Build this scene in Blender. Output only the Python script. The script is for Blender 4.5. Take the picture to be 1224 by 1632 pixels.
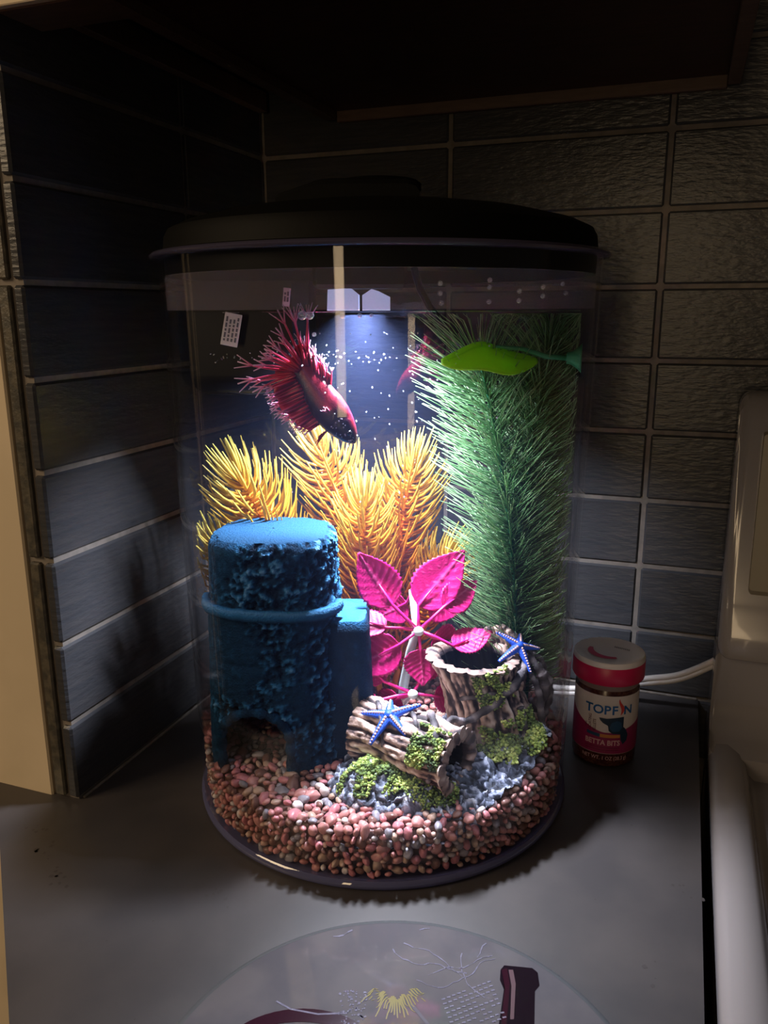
import bpy, math, random
from mathutils import Vector, Matrix, noise as mn
import numpy as np

for o in list(bpy.data.objects): bpy.data.objects.remove(o, do_unlink=True)
SC = bpy.context.scene
COL = SC.collection
U = 0.052                      # one wall-tile course (5.2 cm) in metres; everything below is laid out in courses
PI = math.pi
random.seed(7)
rnd = random.uniform

# ---------------------------------------------------------------- camera
cam_d = bpy.data.cameras.new('camera'); cam = bpy.data.objects.new('camera', cam_d); COL.objects.link(cam)
cam.location = (6.423*U, -12.073*U, 5.702*U)
cam.rotation_euler = (math.radians(76.02), math.radians(0.248), math.radians(20.131))
cam_d.sensor_width = 36; cam_d.lens = 1290.8/1632*36
cam_d.clip_start = 0.01
SC.camera = cam

# ---------------------------------------------------------------- world, lights, exposure
w = bpy.data.worlds.new('world'); SC.world = w; w.use_nodes = True
w.node_tree.nodes['Background'].inputs[0].default_value = (1.0, 0.82, 0.66, 1)
w.node_tree.nodes['Background'].inputs[1].default_value = 0.030
def area_light(name, loc, target, sx, sy, power, color, spread=180):
    d = bpy.data.lights.new(name, 'AREA'); d.shape = 'RECTANGLE'; d.size = sx; d.size_y = sy
    d.energy = power; d.color = color; d.spread = math.radians(spread)
    o = bpy.data.objects.new(name, d); COL.objects.link(o); o.location = loc
    o.rotation_euler = (Vector(target)-Vector(loc)).to_track_quat('-Z', 'Y').to_euler()
    return o
# warm light of the next room falling through its doorway, behind the camera
area_light('doorway_light', (0.22, -3.4, 0.45), (0.15, 0, 0.1), 0.25, 1.5, 8, (1.0, 0.72, 0.42))
# warm pendant lamp of the kitchen, up and to the left
area_light('pendant_lamp', (-0.78, -1.15, 0.80), (0.1, -0.3, 0.0), 0.55, 0.55, 8.0, (1.0, 0.74, 0.46))
# the aquarium's cool LED lamp under the lid
TC = np.array([3.20, -3.38])                        # tank axis
EX = np.array([-0.34758, 0.93765]); SX = np.array([0.93765, 0.34758])
def L(s, d, z):                                     # tank coordinates: right, towards the room, up
    q = TC + s*SX - d*EX
    return (q[0], q[1], z)
lp = Vector(L(-0.22, 0.05, 5.655))*U
area_light('aquarium_led', lp, lp+Vector((0.001, 0.0, -0.3)), 0.75*U, 0.35*U, 2.25, (0.84, 0.88, 1.0), 130)
SC.view_settings.view_transform = 'Standard'; SC.view_settings.look = 'None'
SC.view_settings.gamma = 1; SC.view_settings.use_curve_mapping = False
SC.view_settings.exposure = 0.0
SC.cycles.transparent_max_bounces = 24

# ---------------------------------------------------------------- materials
MATS = {}
def mat(name, col, rough=0.5, metal=0.0, spec=0.5, col2=None, nscale=100, nlo=0.4, nhi=0.6, stretch=(1,1,1),
        bump=0, bscale=300, bdist=0.001, bstretch=(1,1,1), attr=None, ramp=None, emit=None, estr=0, coat=0, sub=0, tl=0):
    m = bpy.data.materials.new(name); m.use_nodes = True; MATS[name] = m
    nt = m.node_tree; b = nt.nodes['Principled BSDF']; N = nt.nodes.new; K = nt.links.new
    def c4(c): return (c[0], c[1], c[2], 1)
    b.inputs['Base Color'].default_value = c4(col); b.inputs['Roughness'].default_value = rough
    b.inputs['Metallic'].default_value = metal; b.inputs['Specular IOR Level'].default_value = spec
    b.inputs['Coat Weight'].default_value = coat
    if sub: b.inputs['Subsurface Weight'].default_value = sub; b.inputs['Subsurface Radius'].default_value = (.004,.003,.002)
    if emit: b.inputs['Emission Color'].default_value = c4(emit); b.inputs['Emission Strength'].default_value = estr
    out = None
    tc = N('ShaderNodeTexCoord')
    def noise(scale, st, detail=6):
        mp = N('ShaderNodeMapping'); mp.inputs['Scale'].default_value = st
        n = N('ShaderNodeTexNoise'); n.inputs['Scale'].default_value = scale; n.inputs['Detail'].default_value = detail
        K(tc.outputs['Object'], mp.inputs[0]); K(mp.outputs[0], n.inputs['Vector']); return n
    if attr:
        a = N('ShaderNodeAttribute'); a.attribute_name = attr
        r = N('ShaderNodeValToRGB'); el = r.color_ramp.elements
        el[0].position, el[0].color = ramp[0][0], c4(ramp[0][1]); el[1].position, el[1].color = ramp[-1][0], c4(ramp[-1][1])
        for p, c in ramp[1:-1]:
            x = el.new(p); x.color = c4(c)
        K(a.outputs['Fac'], r.inputs[0]); out = r.outputs[0]
    if col2 is not None:
        n = noise(nscale, stretch)
        r = N('ShaderNodeMapRange'); r.inputs[1].default_value = nlo; r.inputs[2].default_value = nhi
        K(n.outputs['Fac'], r.inputs[0])
        mx = N('ShaderNodeMix'); mx.data_type = 'RGBA'; mx.inputs[7].default_value = c4(col2)
        if out: K(out, mx.inputs[6])
        else: mx.inputs[6].default_value = c4(col)
        K(r.outputs[0], mx.inputs[0]); out = mx.outputs[2]
    if out: K(out, b.inputs['Base Color'])
    if bump:
        n = noise(bscale, bstretch, 4); bp = N('ShaderNodeBump'); bp.inputs['Strength'].default_value = bump
        bp.inputs['Distance'].default_value = bdist; K(n.outputs['Fac'], bp.inputs['Height']); K(bp.outputs[0], b.inputs['Normal'])
    if tl:                          # light passing through thin plastic
        t_ = N('ShaderNodeBsdfTranslucent'); t_.inputs[0].default_value = c4(col)
        if out: K(out, t_.inputs[0])
        x_ = N('ShaderNodeMixShader'); x_.inputs[0].default_value = tl; mo = nt.nodes['Material Output']
        K(b.outputs[0], x_.inputs[1]); K(t_.outputs[0], x_.inputs[2]); K(x_.outputs[0], mo.inputs[0])
    return m
def clear(name, tint, f0, power=4.0, haze=0.0, hazecol=(1,1,1), gloss=(1,1,1), rough=0.0):
    """thin clear plastic / water skin: see-through, reflecting more at grazing angles, optionally fogged"""
    m = bpy.data.materials.new(name); m.use_nodes = True; MATS[name] = m
    nt = m.node_tree; N = nt.nodes.new; K = nt.links.new
    for n in list(nt.nodes): nt.nodes.remove(n)
    o = N('ShaderNodeOutputMaterial'); t = N('ShaderNodeBsdfTransparent'); t.inputs[0].default_value = (*tint, 1)
    g = N('ShaderNodeBsdfGlossy'); g.inputs['Roughness'].default_value = rough; g.inputs['Color'].default_value = (*gloss, 1)
    lw = N('ShaderNodeLayerWeight'); lw.inputs[0].default_value = 0.5
    pw = N('ShaderNodeMath'); pw.operation = 'POWER'; pw.inputs[1].default_value = power; K(lw.outputs['Facing'], pw.inputs[0])
    ma = N('ShaderNodeMath'); ma.operation = 'MULTIPLY_ADD'; ma.inputs[1].default_value = 0.55; ma.inputs[2].default_value = f0; K(pw.outputs[0], ma.inputs[0])
    base = t.outputs[0]
    if haze:
        dl = N('ShaderNodeBsdfDiffuse'); dl.inputs[0].default_value = (*hazecol, 1); tl = N('ShaderNodeBsdfTranslucent'); tl.inputs[0].default_value = (*hazecol, 1)
        a = N('ShaderNodeMixShader'); a.inputs[0].default_value = .5; K(dl.outputs[0], a.inputs[1]); K(tl.outputs[0], a.inputs[2])
        x = N('ShaderNodeMixShader'); x.inputs[0].default_value = haze; K(base, x.inputs[1]); K(a.outputs[0], x.inputs[2]); base = x.outputs[0]
    x = N('ShaderNodeMixShader'); K(ma.outputs[0], x.inputs[0]); K(base, x.inputs[1]); K(g.outputs[0], x.inputs[2]); K(x.outputs[0], o.inputs[0])
    return m

# ---------------------------------------------------------------- mesh helpers
class MB:
    def __init__(self): self.v = []; self.f = []; self.a = []
    def add(self, vs, fs, at=0.0):
        n = len(self.v); self.v += [tuple(p) for p in vs]; self.f += [tuple(i+n for i in q) for q in fs]
        self.a += list(at) if hasattr(at, '__len__') else [at]*len(vs); return self
    def box(self, x0, x1, y0, y1, z0, z1, bev=0.0, M=None, at=0.0):
        b = bev; vs = []; idx = {}
        if b <= 0:
            vs = [(x,y,z) for x in (x0,x1) for y in (y0,y1) for z in (z0,z1)]
            fs = [(0,1,3,2),(4,6,7,5),(0,4,5,1),(2,3,7,6),(0,2,6,4),(1,5,7,3)]
        else:
            def V(*p):
                k = tuple(round(c, 6) for c in p)
                if k not in idx: idx[k] = len(vs); vs.append(p)
                return idx[k]
            fs = []; lo = (x0,y0,z0); hi = (x1,y1,z1)
            def P(sg, ax):          # corner vertex lying on the face of axis ax
                return V(*[((hi if sg[i] > 0 else lo)[i] if i == ax else (hi[i]-b if sg[i] > 0 else lo[i]+b)) for i in range(3)])
            S = (-1, 1)
            for ax in range(3):
                u, w_ = [(1,2),(2,0),(0,1)][ax]
                for sg in S:
                    q = []
                    for a_, c_ in ((-1,-1),(1,-1),(1,1),(-1,1)):
                        t = [0,0,0]; t[ax] = sg; t[u] = a_; t[w_] = c_; q.append(P(t, ax))
                    fs.append(tuple(q if sg > 0 else q[::-1]))
            for ax in range(3):      # edges along ax
                u, w_ = [(1,2),(2,0),(0,1)][ax]
                for a_ in S:
                    for c_ in S:
                        t0 = [0,0,0]; t0[u] = a_; t0[w_] = c_; t1 = list(t0); t0[ax] = -1; t1[ax] = 1
                        q = [P(t0,u), P(t1,u), P(t1,w_), P(t0,w_)]
                        fs.append(tuple(q if a_*c_ < 0 else q[::-1]))
            for sx in S:
                for sy in S:
                    for sz in S:
                        t = (sx,sy,sz); q = [P(t,0), P(t,1), P(t,2)]
                        fs.append(tuple(q if sx*sy*sz > 0 else q[::-1]))
        if M is not None: vs = [tuple(M @ Vector(p)) for p in vs]
        return self.add(vs, fs, at)
    def tube(self, path, rad, n=8, at=0.0, cap=True, flat=1.0):
        P = [Vector(p) for p in path]; m = len(P)
        R_ = rad if hasattr(rad, '__len__') else [rad]*m; A = at if hasattr(at, '__len__') else [at]*m
        t = (P[1]-P[0]).normalized(); u = t.orthogonal().normalized(); vs = []; fs = []; aa = []
        for i in range(m):
            t = (P[min(i+1,m-1)]-P[max(i-1,0)]).normalized(); u = (u-t*u.dot(t)).normalized(); w_ = t.cross(u)
            for k in range(n):
                a_ = 2*PI*k/n; vs.append(P[i]+(u*math.cos(a_)+w_*math.sin(a_)*flat)*R_[i]); aa.append(A[i])
        for i in range(m-1):
            for k in range(n): fs.append((i*n+k, i*n+(k+1)%n, (i+1)*n+(k+1)%n, (i+1)*n+k))
        if cap: fs.append(tuple(range(n))[::-1]); fs.append(tuple((m-1)*n+k for k in range(n)))
        return self.add(vs, fs, aa)
    def lathe(self, prof, c, n=64, close=False, at=0.0, a0=0, a1=2*PI):
        full = abs(a1-a0-2*PI) < 1e-6; m = len(prof); vs = []; fs = []; k_ = n if full else n+1
        for i in range(k_):
            a_ = a0+(a1-a0)*i/n
            for r, z in prof: vs.append((c[0]+r*math.cos(a_), c[1]+r*math.sin(a_), c[2]+z))
        for i in range(n):
            j = (i+1) % k_
            for q in range(m if close else m-1): fs.append((i*m+q, j*m+q, j*m+(q+1)%m, i*m+(q+1)%m))
        return self.add(vs, fs, at)
    def ico(self, c, r, sub=1, M=None, jit=0, at=0.0):
        vs, fs = ICO[sub]
        out = []
        for p in vs:
            q = Vector((p[0]*r[0], p[1]*r[1], p[2]*r[2])) if hasattr(r, '__len__') else Vector(p)*r
            if jit: q *= 1+rnd(-jit, jit)
            if M is not None: q = M @ q
            out.append((q[0]+c[0], q[1]+c[1], q[2]+c[2]))
        return self.add(out, fs, at)
    def grid(self, rows, at=0.0, closeu=False):
        m = len(rows); n = len(rows[0]); vs = [p for r in rows for p in r]; fs = []
        for i in range(m-1):
            for j in range(n if closeu else n-1):
                fs.append((i*n+j, i*n+(j+1)%n, (i+1)*n+(j+1)%n, (i+1)*n+j))
        return self.add(vs, fs, at)
def _ico():
    t = (1+5**.5)/2; v = [Vector(p).normalized() for p in [(-1,t,0),(1,t,0),(-1,-t,0),(1,-t,0),(0,-1,t),(0,1,t),(0,-1,-t),(0,1,-t),(t,0,-1),(t,0,1),(-t,0,-1),(-t,0,1)]]
    f = [(0,11,5),(0,5,1),(0,1,7),(0,7,10),(0,10,11),(1,5,9),(5,11,4),(11,10,2),(10,7,6),(7,1,8),(3,9,4),(3,4,2),(3,2,6),(3,6,8),(3,8,9),(4,9,5),(2,4,11),(6,2,10),(8,6,7),(9,8,1)]
    res = [(list(v), list(f))]
    for _ in range(3):
        mid = {}; nf = []
        def md(a, b):
            k = (min(a,b), max(a,b))
            if k not in mid: mid[k] = len(v); v.append(((v[a]+v[b])/2).normalized())
            return mid[k]
        for a, b, c in f:
            x, y, z = md(a,b), md(b,c), md(c,a); nf += [(a,x,z),(b,y,x),(c,z,y),(x,y,z)]
        f = nf; res.append((list(v), list(f)))
    return res
ICO = _ico()
ORG = {}
def tagp(o, label=None, cat=None, group=None, kind=None):
    for k, x in (('label',label),('category',cat),('group',group),('kind',kind)):
        if x: o[k] = x
    return o
def mesh_of(name, mb, material, origin, smooth=True, attr='v', sharp=None):
    me = bpy.data.meshes.new(name)
    me.from_pydata([((p[0]-origin[0])*U, (p[1]-origin[1])*U, (p[2]-origin[2])*U) for p in mb.v], [], mb.f)
    if material: me.materials.append(MATS[material])
    if smooth: me.polygons.foreach_set('use_smooth', [True]*len(me.polygons))
    if any(mb.a):
        at = me.attributes.new(attr, 'FLOAT', 'POINT'); at.data.foreach_set('value', [float(x) for x in mb.a])
    me.update()
    if sharp is not None and smooth: me.set_sharp_from_angle(angle=math.radians(sharp))
    return me
def part(name, mb, material, parent, smooth=True, sharp=40, label=None, kind=None):
    o = bpy.data.objects.new(name, mesh_of(name, mb, material, ORG[parent.name], smooth, sharp=sharp))
    COL.objects.link(o); o.parent = parent; ORG[o.name] = ORG[parent.name]
    return tagp(o, label, kind=kind)
def thing(name, loc, label, cat, group=None, kind=None):
    o = bpy.data.objects.new(name, None); COL.objects.link(o); o.location = Vector(loc)*U; o.empty_display_size = .02
    ORG[o.name] = tuple(loc); return tagp(o, label, cat, group, kind)
def single(name, mb, material, label=None, cat=None, group=None, kind=None, smooth=True, sharp=40):
    v = np.array(mb.v); lo, hi = v.min(0), v.max(0); org = ((lo[0]+hi[0])/2, (lo[1]+hi[1])/2, lo[2])
    o = bpy.data.objects.new(name, mesh_of(name, mb, material, org, smooth, sharp=sharp)); COL.objects.link(o)
    o.location = Vector(org)*U; ORG[o.name] = org
    return tagp(o, label, cat, group, kind)
def nz(p, s, seed=0): return mn.noise(Vector((p[0]*s+seed, p[1]*s+seed*.7, p[2]*s-seed)))
def fbm(p, s, seed=0, o=4): return mn.fractal(Vector((p[0]*s+seed, p[1]*s+seed*.7, p[2]*s-seed)), 1.0, 2.0, o)

# material table
mat('tile_glass', (.046,.048,.054), .24, spec=.22, col2=(.062,.060,.063), nscale=25, stretch=(1,1,12), nlo=.35, nhi=.65, bump=.4, bscale=260, bdist=.0012, bstretch=(.45,.45,1.6))
mat('grout', (.21,.18,.155), .85, col2=(.16,.14,.12), nscale=120)
mat('plaster', (.66,.54,.38), .75, col2=(.60,.49,.34), nscale=14, bump=.15, bscale=180, bdist=.0006)
mat('strip_tile', (.11,.095,.07), .35, col2=(.06,.055,.045), nscale=150, bump=.4, bscale=420, bdist=.0008)
mat('cabinet_wood', (.062,.017,.012), .42, col2=(.035,.009,.007), nscale=40, stretch=(1,8,8))
mat('cabinet_edge', (.13,.075,.05), .5, col2=(.10,.055,.038), nscale=60, stretch=(1,6,6))
mat('laminate', (.070,.061,.059), .42, col2=(.050,.045,.046), nscale=22, nlo=.36, nhi=.66, bump=.05, bscale=500, bdist=.0004)
mat('laminate_speck', (.05,.042,.04), .5)
mat('laminate_edge', (.10,.09,.085), .5)
mat('floor_wood', (.10,.012,.014), .5, col2=(.06,.008,.01), nscale=12, stretch=(8,1,1))
mat('enamel', (.29,.262,.255), .16, coat=.4)
mat('enamel_panel', (.27,.23,.165), .3)
mat('gap_dark', (.01,.01,.01), .9)
mat('black_plastic', (.004,.004,.005), .5, spec=.12)
mat('black_satin', (.003,.003,.003), .6, spec=.10, bump=.05, bscale=600)
mat('lip_plastic', (.055,.05,.09), .25, coat=.3)  # violet tint stands in for lamp light caught by the lip
mat('filter_black', (.003,.003,.005), .35, spec=.2)
mat('sticker', (.75,.75,.78), .5)
mat('sticker_ink', (.12,.13,.17), .6)
mat('lens', (.8,.85,1), .35, emit=(.50,.60,1.0), estr=.55, bump=.6, bscale=900, bdist=.0008)
clear('acrylic', (.965,.965,.97), .018, 5)
clear('acrylic_rim', (.55,.58,.75), .08, 3, haze=.55, hazecol=(.32,.33,.66))  # bluish haze stands in for lamp light piped through the rim
clear('fogged', (.90,.88,.90), .02, 5, haze=.16, hazecol=(.62,.54,.60))
clear('water_skin', (.955,.965,.985), .012, 5)
_nt = MATS['water_skin'].node_tree; _v = _nt.nodes.new('ShaderNodeVolumeScatter')      # faintly cloudy water
_v.inputs['Color'].default_value = (.34, .46, 1, 1); _v.inputs['Density'].default_value = .13
_nt.links.new(_v.outputs[0], [n for n in _nt.nodes if n.type == 'OUTPUT_MATERIAL'][0].inputs['Volume'])
clear('bubble', (.9,.93,1), .25, 2, haze=.25, hazecol=(.9,.93,1))
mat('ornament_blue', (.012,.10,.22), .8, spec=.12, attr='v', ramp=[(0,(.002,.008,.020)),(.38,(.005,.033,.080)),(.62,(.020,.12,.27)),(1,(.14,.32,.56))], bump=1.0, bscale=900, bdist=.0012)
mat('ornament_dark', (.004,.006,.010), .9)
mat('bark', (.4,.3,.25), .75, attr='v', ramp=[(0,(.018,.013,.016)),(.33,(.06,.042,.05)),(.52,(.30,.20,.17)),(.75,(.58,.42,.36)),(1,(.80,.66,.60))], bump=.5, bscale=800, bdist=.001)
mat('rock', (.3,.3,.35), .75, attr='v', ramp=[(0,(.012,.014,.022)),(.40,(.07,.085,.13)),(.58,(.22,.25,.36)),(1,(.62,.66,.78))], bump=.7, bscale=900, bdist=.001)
mat('moss', (.25,.35,.06), .8, attr='v', ramp=[(0,(.012,.028,.012)),(.4,(.10,.16,.04)),(.7,(.30,.40,.09)),(1,(.62,.68,.22))])
mat('rope_root', (.07,.06,.07), .75, attr='v', ramp=[(0,(.02,.018,.022)),(.6,(.10,.085,.10)),(1,(.34,.29,.30))], bump=.5, bscale=900, bdist=.001)
mat('starfish', (.012,.09,.62), .5, bump=.6, bscale=1200, bdist=.0006)
mat('star_dots', (.75,.48,.45), .6)
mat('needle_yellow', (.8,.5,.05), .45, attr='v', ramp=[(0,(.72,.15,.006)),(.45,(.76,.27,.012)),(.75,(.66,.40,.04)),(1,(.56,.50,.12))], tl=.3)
mat('stem_orange', (.75,.25,.03), .5)
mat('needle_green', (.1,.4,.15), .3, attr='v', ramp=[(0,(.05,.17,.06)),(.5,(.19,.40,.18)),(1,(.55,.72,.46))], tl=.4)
mat('stem_green', (.02,.17,.08), .45)
mat('magenta_leaf', (.75,.01,.30), .45, attr='v', ramp=[(0,(.46,.004,.13)),(.5,(.66,.008,.20)),(1,(.86,.11,.38))], bump=.4, bscale=900, bdist=.0006, tl=.3)
mat('magenta_stalk', (.70,.012,.20), .4)
mat('white_stem', (.62,.70,.70), .4)
mat('hammock_leaf', (.32,.80,.02), .4, attr='v', ramp=[(0,(.30,.70,.03)),(1,(.60,.97,.06))], tl=.45, bump=.15, bscale=700, bdist=.0006)
mat('hammock_stem', (.05,.30,.16), .4)
mat('fish_body', (.2,.02,.05), .28, attr='v', ramp=[(0,(.010,.004,.010)),(.3,(.035,.006,.02)),(.55,(.26,.012,.03)),(.8,(.22,.05,.16)),(1,(.22,.17,.42))], bump=.35, bscale=1500, bdist=.0005, coat=.3)
mat('fish_ray', (.7,.05,.1), .35, attr='v', ramp=[(0,(.10,.004,.015)),(.35,(.50,.012,.05)),(.7,(.80,.10,.24)),(1,(.80,.55,.85))])
mat('fish_membrane', (.2,.005,.02), .45, attr='v', ramp=[(0,(.05,.002,.01)),(1,(.42,.01,.05))])
mat('fish_spot', (.45,.35,.5), .3)
mat('fish_eye', (.01,.008,.012), .08)
PEB = {'pink':((.50,.20,.19),(.60,.29,.27)), 'rose':((.62,.24,.27),(.46,.15,.17)), 'tan':((.52,.36,.28),(.40,.25,.19)), 'grey':((.22,.20,.24),(.32,.29,.33)), 'white':((.70,.62,.62),(.56,.48,.48)), 'brown':((.24,.11,.09),(.16,.08,.07))}
for k, (a, b) in PEB.items(): mat('pebble_'+k, a, .35, col2=b, nscale=260, nlo=.35, nhi=.65)
mat('gravel_mix', (.4,.2,.2), .4, attr='v', ramp=[(0,(.16,.08,.07)),(.2,(.24,.11,.09)),(.4,(.48,.19,.18)),(.6,(.60,.25,.26)),(.75,(.50,.35,.28)),(.88,(.25,.22,.26)),(1,(.68,.60,.60))])
mat('lid_white', (.74,.66,.64), .4)
mat('lid_red', (.52,.012,.075), .35)
mat('jar_plastic', (.045,.010,.012), .2, col2=(.09,.03,.02), nscale=500)
mat('jar_neck', (.22,.16,.15), .3)
mat('label_cream', (.66,.58,.54), .5)
mat('label_maroon', (.27,.012,.08), .5)
mat('ink_blue', (.006,.10,.30), .5); mat('ink_red', (.55,.04,.03), .5); mat('ink_fish', (.006,.022,.05), .5); mat('ink_fish2', (.012,.06,.13), .5)
mat('ink_pink', (.62,.36,.36), .5); mat('ink_plum', (.10,.012,.03), .5); mat('ink_orange', (.55,.20,.04), .5); mat('ink_grey', (.30,.26,.27), .6)
mat('cord_white', (.72,.66,.62), .45)
mat('cable_black', (.008,.010,.016), .4)
mat('board_white', (.125,.115,.12), .06, col2=(.10,.094,.104), nscale=30, spec=.5)
mat('board_edge', (.10,.105,.11), .12, spec=.3)
mat('print_plum', (.010,.005,.009), .12); mat('print_wine', (.028,.006,.013), .12); mat('print_sheen', (.12,.075,.085), .12); mat('board_pale', (.19,.18,.25), .25, bump=.8, bscale=1500, bdist=.001)
mat('print_yellow', (.24,.205,.085), .12); mat('print_line', (.12,.11,.13), .12)
mat('knob_grey', (.05,.05,.05), .4)

# ================================================================ SETTING
# floor
single('floor', MB().box(-60, 40, -80, 6, -17.5, -17.2), 'floor_wood', kind='structure', smooth=False)
# back wall with stacked glass tiles
G = .030
wb = single('wall_back', MB().box(-.5, 22, .03, 1.2, -17.2, 26), 'grout', kind='structure', smooth=False)
def tile_mesh(lx, name, mat_='tile_glass', h=1.0, g=G, t=.14, bev=.028):
    return mesh_of(name, MB().box(g, lx-g, -t/2, t/2, g, h-g, bev), mat_, (0,0,0), smooth=False)
tm = {}
def put_tile(parent, lx, x, y, z, rz, name='tile', **kw):
    k = (round(lx,3), kw.get('h', 1.0), kw.get('mat_', ''))
    if k not in tm: tm[k] = tile_mesh(lx, name, **kw)
    o = bpy.data.objects.new(name, tm[k]); COL.objects.link(o); o.parent = parent
    og = ORG[parent.name]; o.location = ((x-og[0])*U, (y-og[1])*U, (z-og[2])*U); o.rotation_euler = (0,0,rz)
    return o
xs = [0, 3.017, 6.015, 9.013, 12.01, 15.0, 18.0]
for r in range(-1, 12):
    for i in range(len(xs)-1):
        put_tile(wb, xs[i+1]-xs[i], xs[i], .07+rnd(-.006,.006), r, 0)
# left wall, its plastered end and the narrow trim tiles
wl = single('wall_left', MB().box(-8, -.03, -5.225, .02, -17.2, 26), 'grout', kind='structure', smooth=False)
for r in range(0, 12):
    put_tile(wl, 2.19, -.07+rnd(-.006,.006), 0, r, -PI/2)
    put_tile(wl, 3.115, -.07+rnd(-.006,.006), -2.19, r, -PI/2)
part('plaster', MB().box(-8, -.385, -5.275, -5.2, -17.2, 26, .02), 'plaster', wl, smooth=False, label='beige painted plaster end of the wall')
for r in range(0, 4):
    b = MB(); b.box(-.335, -.185, -5.285, -5.2, r*3+.03, r*3+2.97, .02)
    part('trim_tile', b, 'strip_tile', wl, smooth=False)
# upper cabinets
def cabinet(name, x0, x1, y0, front_t, label):
    c = thing(name, ((x0+x1)/2, y0/2, 8.43), label, 'cabinet', kind=None)
    part('side_panel', MB().box(x0, x0+.16, y0, -.10, 8.43, 15.5, .01), 'cabinet_edge', c, smooth=False)
    part('side_panel', MB().box(x1-.16, x1, y0, -.10, 8.43, 15.5, .01), 'cabinet_edge', c, smooth=False)
    part('back_rail', MB().box(x0+.16, x1-.16, -.10, 0.0, 8.40, 9.2, .01), 'cabinet_edge', c, smooth=False)
    part('bottom_panel', MB().box(x0+.16, x1-.16, y0+.1, -.10, 8.55, 8.75), 'cabinet_wood', c, smooth=False)
    return c
cB = cabinet('upper_cabinet', 1.14, 6.80, -5.9, .3, 'dark red-brown wall cabinet over the aquarium with open underside')
part('front_frame', MB().box(1.14, 6.80, -6.0, -5.9, 8.43, 15.5, .01), 'cabinet_wood', cB, smooth=False)
for x0, x1 in ((1.25, 3.92), (4.02, 6.69)):
    d = part('door', MB().box(x0, x1, -6.15, -6.0, 8.6, 15.4, .03), 'cabinet_wood', cB, smooth=False)
cA = thing('filler_cabinet', (.6, -2.6, 8.43), 'narrow beige-fronted filler cabinet between tiled wall end and red-brown cabinet', 'cabinet')
part('front_rail', MB().box(.02, 1.12, -5.27, -4.66, 8.46, 9.0, .01), 'cabinet_edge', cA, smooth=False)
part('front_panel', MB().box(-.0, 1.12, -5.36, -5.27, 8.47, 15.5, .01), 'plaster', cA, smooth=False)
part('side_rail', MB().box(.02, .16, -4.66, -.1, 8.62, 8.9, .01), 'cabinet_edge', cA, smooth=False)
part('bottom_panel', MB().box(.02, 1.12, -5.2, -.02, 8.93, 9.1), 'cabinet_wood', cA, smooth=False)

# worktop and base cabinet
ct = thing('worktop', (3, -5, -.75), 'grey mottled laminate worktop with angled front under the aquarium', 'worktop')
poly = [(-1.32, -5.225), (5.62, -11.82), (7.0, -11.82), (7.0, .0), (.0, .0), (.0, -5.225)]
def prism(poly, z0, z1):
    n = len(poly); b = MB(); vs = [(x,y,z0) for x,y in poly]+[(x,y,z1) for x,y in poly]
    fs = [tuple(range(n))[::-1], tuple(range(n, 2*n))]+[(i, (i+1)%n, n+(i+1)%n, n+i) for i in range(n)]
    return b.add(vs, fs)
part('top', prism(poly, -.72, 0), 'laminate', ct, smooth=False)
b = MB()
random.seed(11)
for c0 in ((-.1,-5.9), (.15,-6.05), (.55,-6.35), (.7,-6.5), (2.3,-6.1), (6.5,-5.4), (6.75,-4.4)):
    x, y = c0
    for k in range(random.randint(3, 8)):
        x += rnd(-.10,.12); y += rnd(-.12,.08); r = rnd(.008,.026)
        b.add([(x+r*math.cos(a)*rnd(.6,1.4), y+r*math.sin(a)*rnd(.6,1.4), .0012) for a in [i*PI/4 for i in range(8)]], [tuple(range(8))])
for k in range(50):
    x, y = rnd(0, 6.8), rnd(-8.5,-.5); r = rnd(.005,.015)
    b.add([(x+r*math.cos(a), y+r*math.sin(a), .0012) for a in [i*PI/3 for i in range(6)]], [tuple(range(6))])
part('speckle_pattern', b, 'laminate_speck', ct, smooth=False, kind='stuff')
poly2 = [(-.9, -5.29), (5.75, -11.5), (6.9, -11.5), (6.9, -.1), (.02, -.1), (.02, -5.29)]
bc = thing('base_cabinet', (3, -5, -17.2), 'dark red base cabinet carrying the grey worktop', 'cabinet')
part('carcass', prism(poly2, -17.2, -.72), 'cabinet_wood', bc, smooth=False)
# caulk line along wall and worktop
single('trim_1', MB().box(0.02, 6.98, -.035, .0, .0, .03, .008), 'grout', kind='structure', smooth=False)
single('trim_2', MB().box(0.0, .035, -5.2, -.035, .0, .03, .008), 'grout', kind='structure', smooth=False)

# stove with white backguard
st = thing('stove', (14, -5, -17.2), 'white enamel stove with raised backguard beside the worktop', 'stove')
def loft_x(prof, x0, x1, r=.12, n=6):
    """closed (y,z) profile swept along x with rounded ends"""
    cy = sum(p[0] for p in prof)/len(prof); cz = sum(p[1] for p in prof)/len(prof); b = MB(); rows = []
    st_ = [(x0+r*(1-math.cos(PI/2*i/n)), r*(1-math.sin(PI/2*i/n))) for i in range(n+1)]
    st_ += [(x1-(x-x0), k) for x, k in st_[::-1]]
    for x, ins in st_:
        row = []
        for y, z in prof:
            dy, dz = y-cy, z-cz; row.append((x, cy+dy-math.copysign(min(ins, abs(dy)), dy), cz+dz-math.copysign(min(ins, abs(dz)), dz)))
        rows.append(row)
    b.grid(rows, closeu=True); m = len(prof); k = len(rows)
    b.f.append(tuple(range(m))[::-1]); b.f.append(tuple((k-1)*m+i for i in range(m))); return b
def rr(y0, y1, z0, z1, r, n=5):
    o = []
    for cy, cz, a in ((y1-r, z1-r, 0), (y0+r, z1-r, PI/2), (y0+r, z0+r, PI), (y1-r, z0+r, 3*PI/2)):
        for i in range(n+1): o.append((cy+r*math.cos(a+PI/2*i/n), cz+r*math.sin(a+PI/2*i/n)))
    return o
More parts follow.
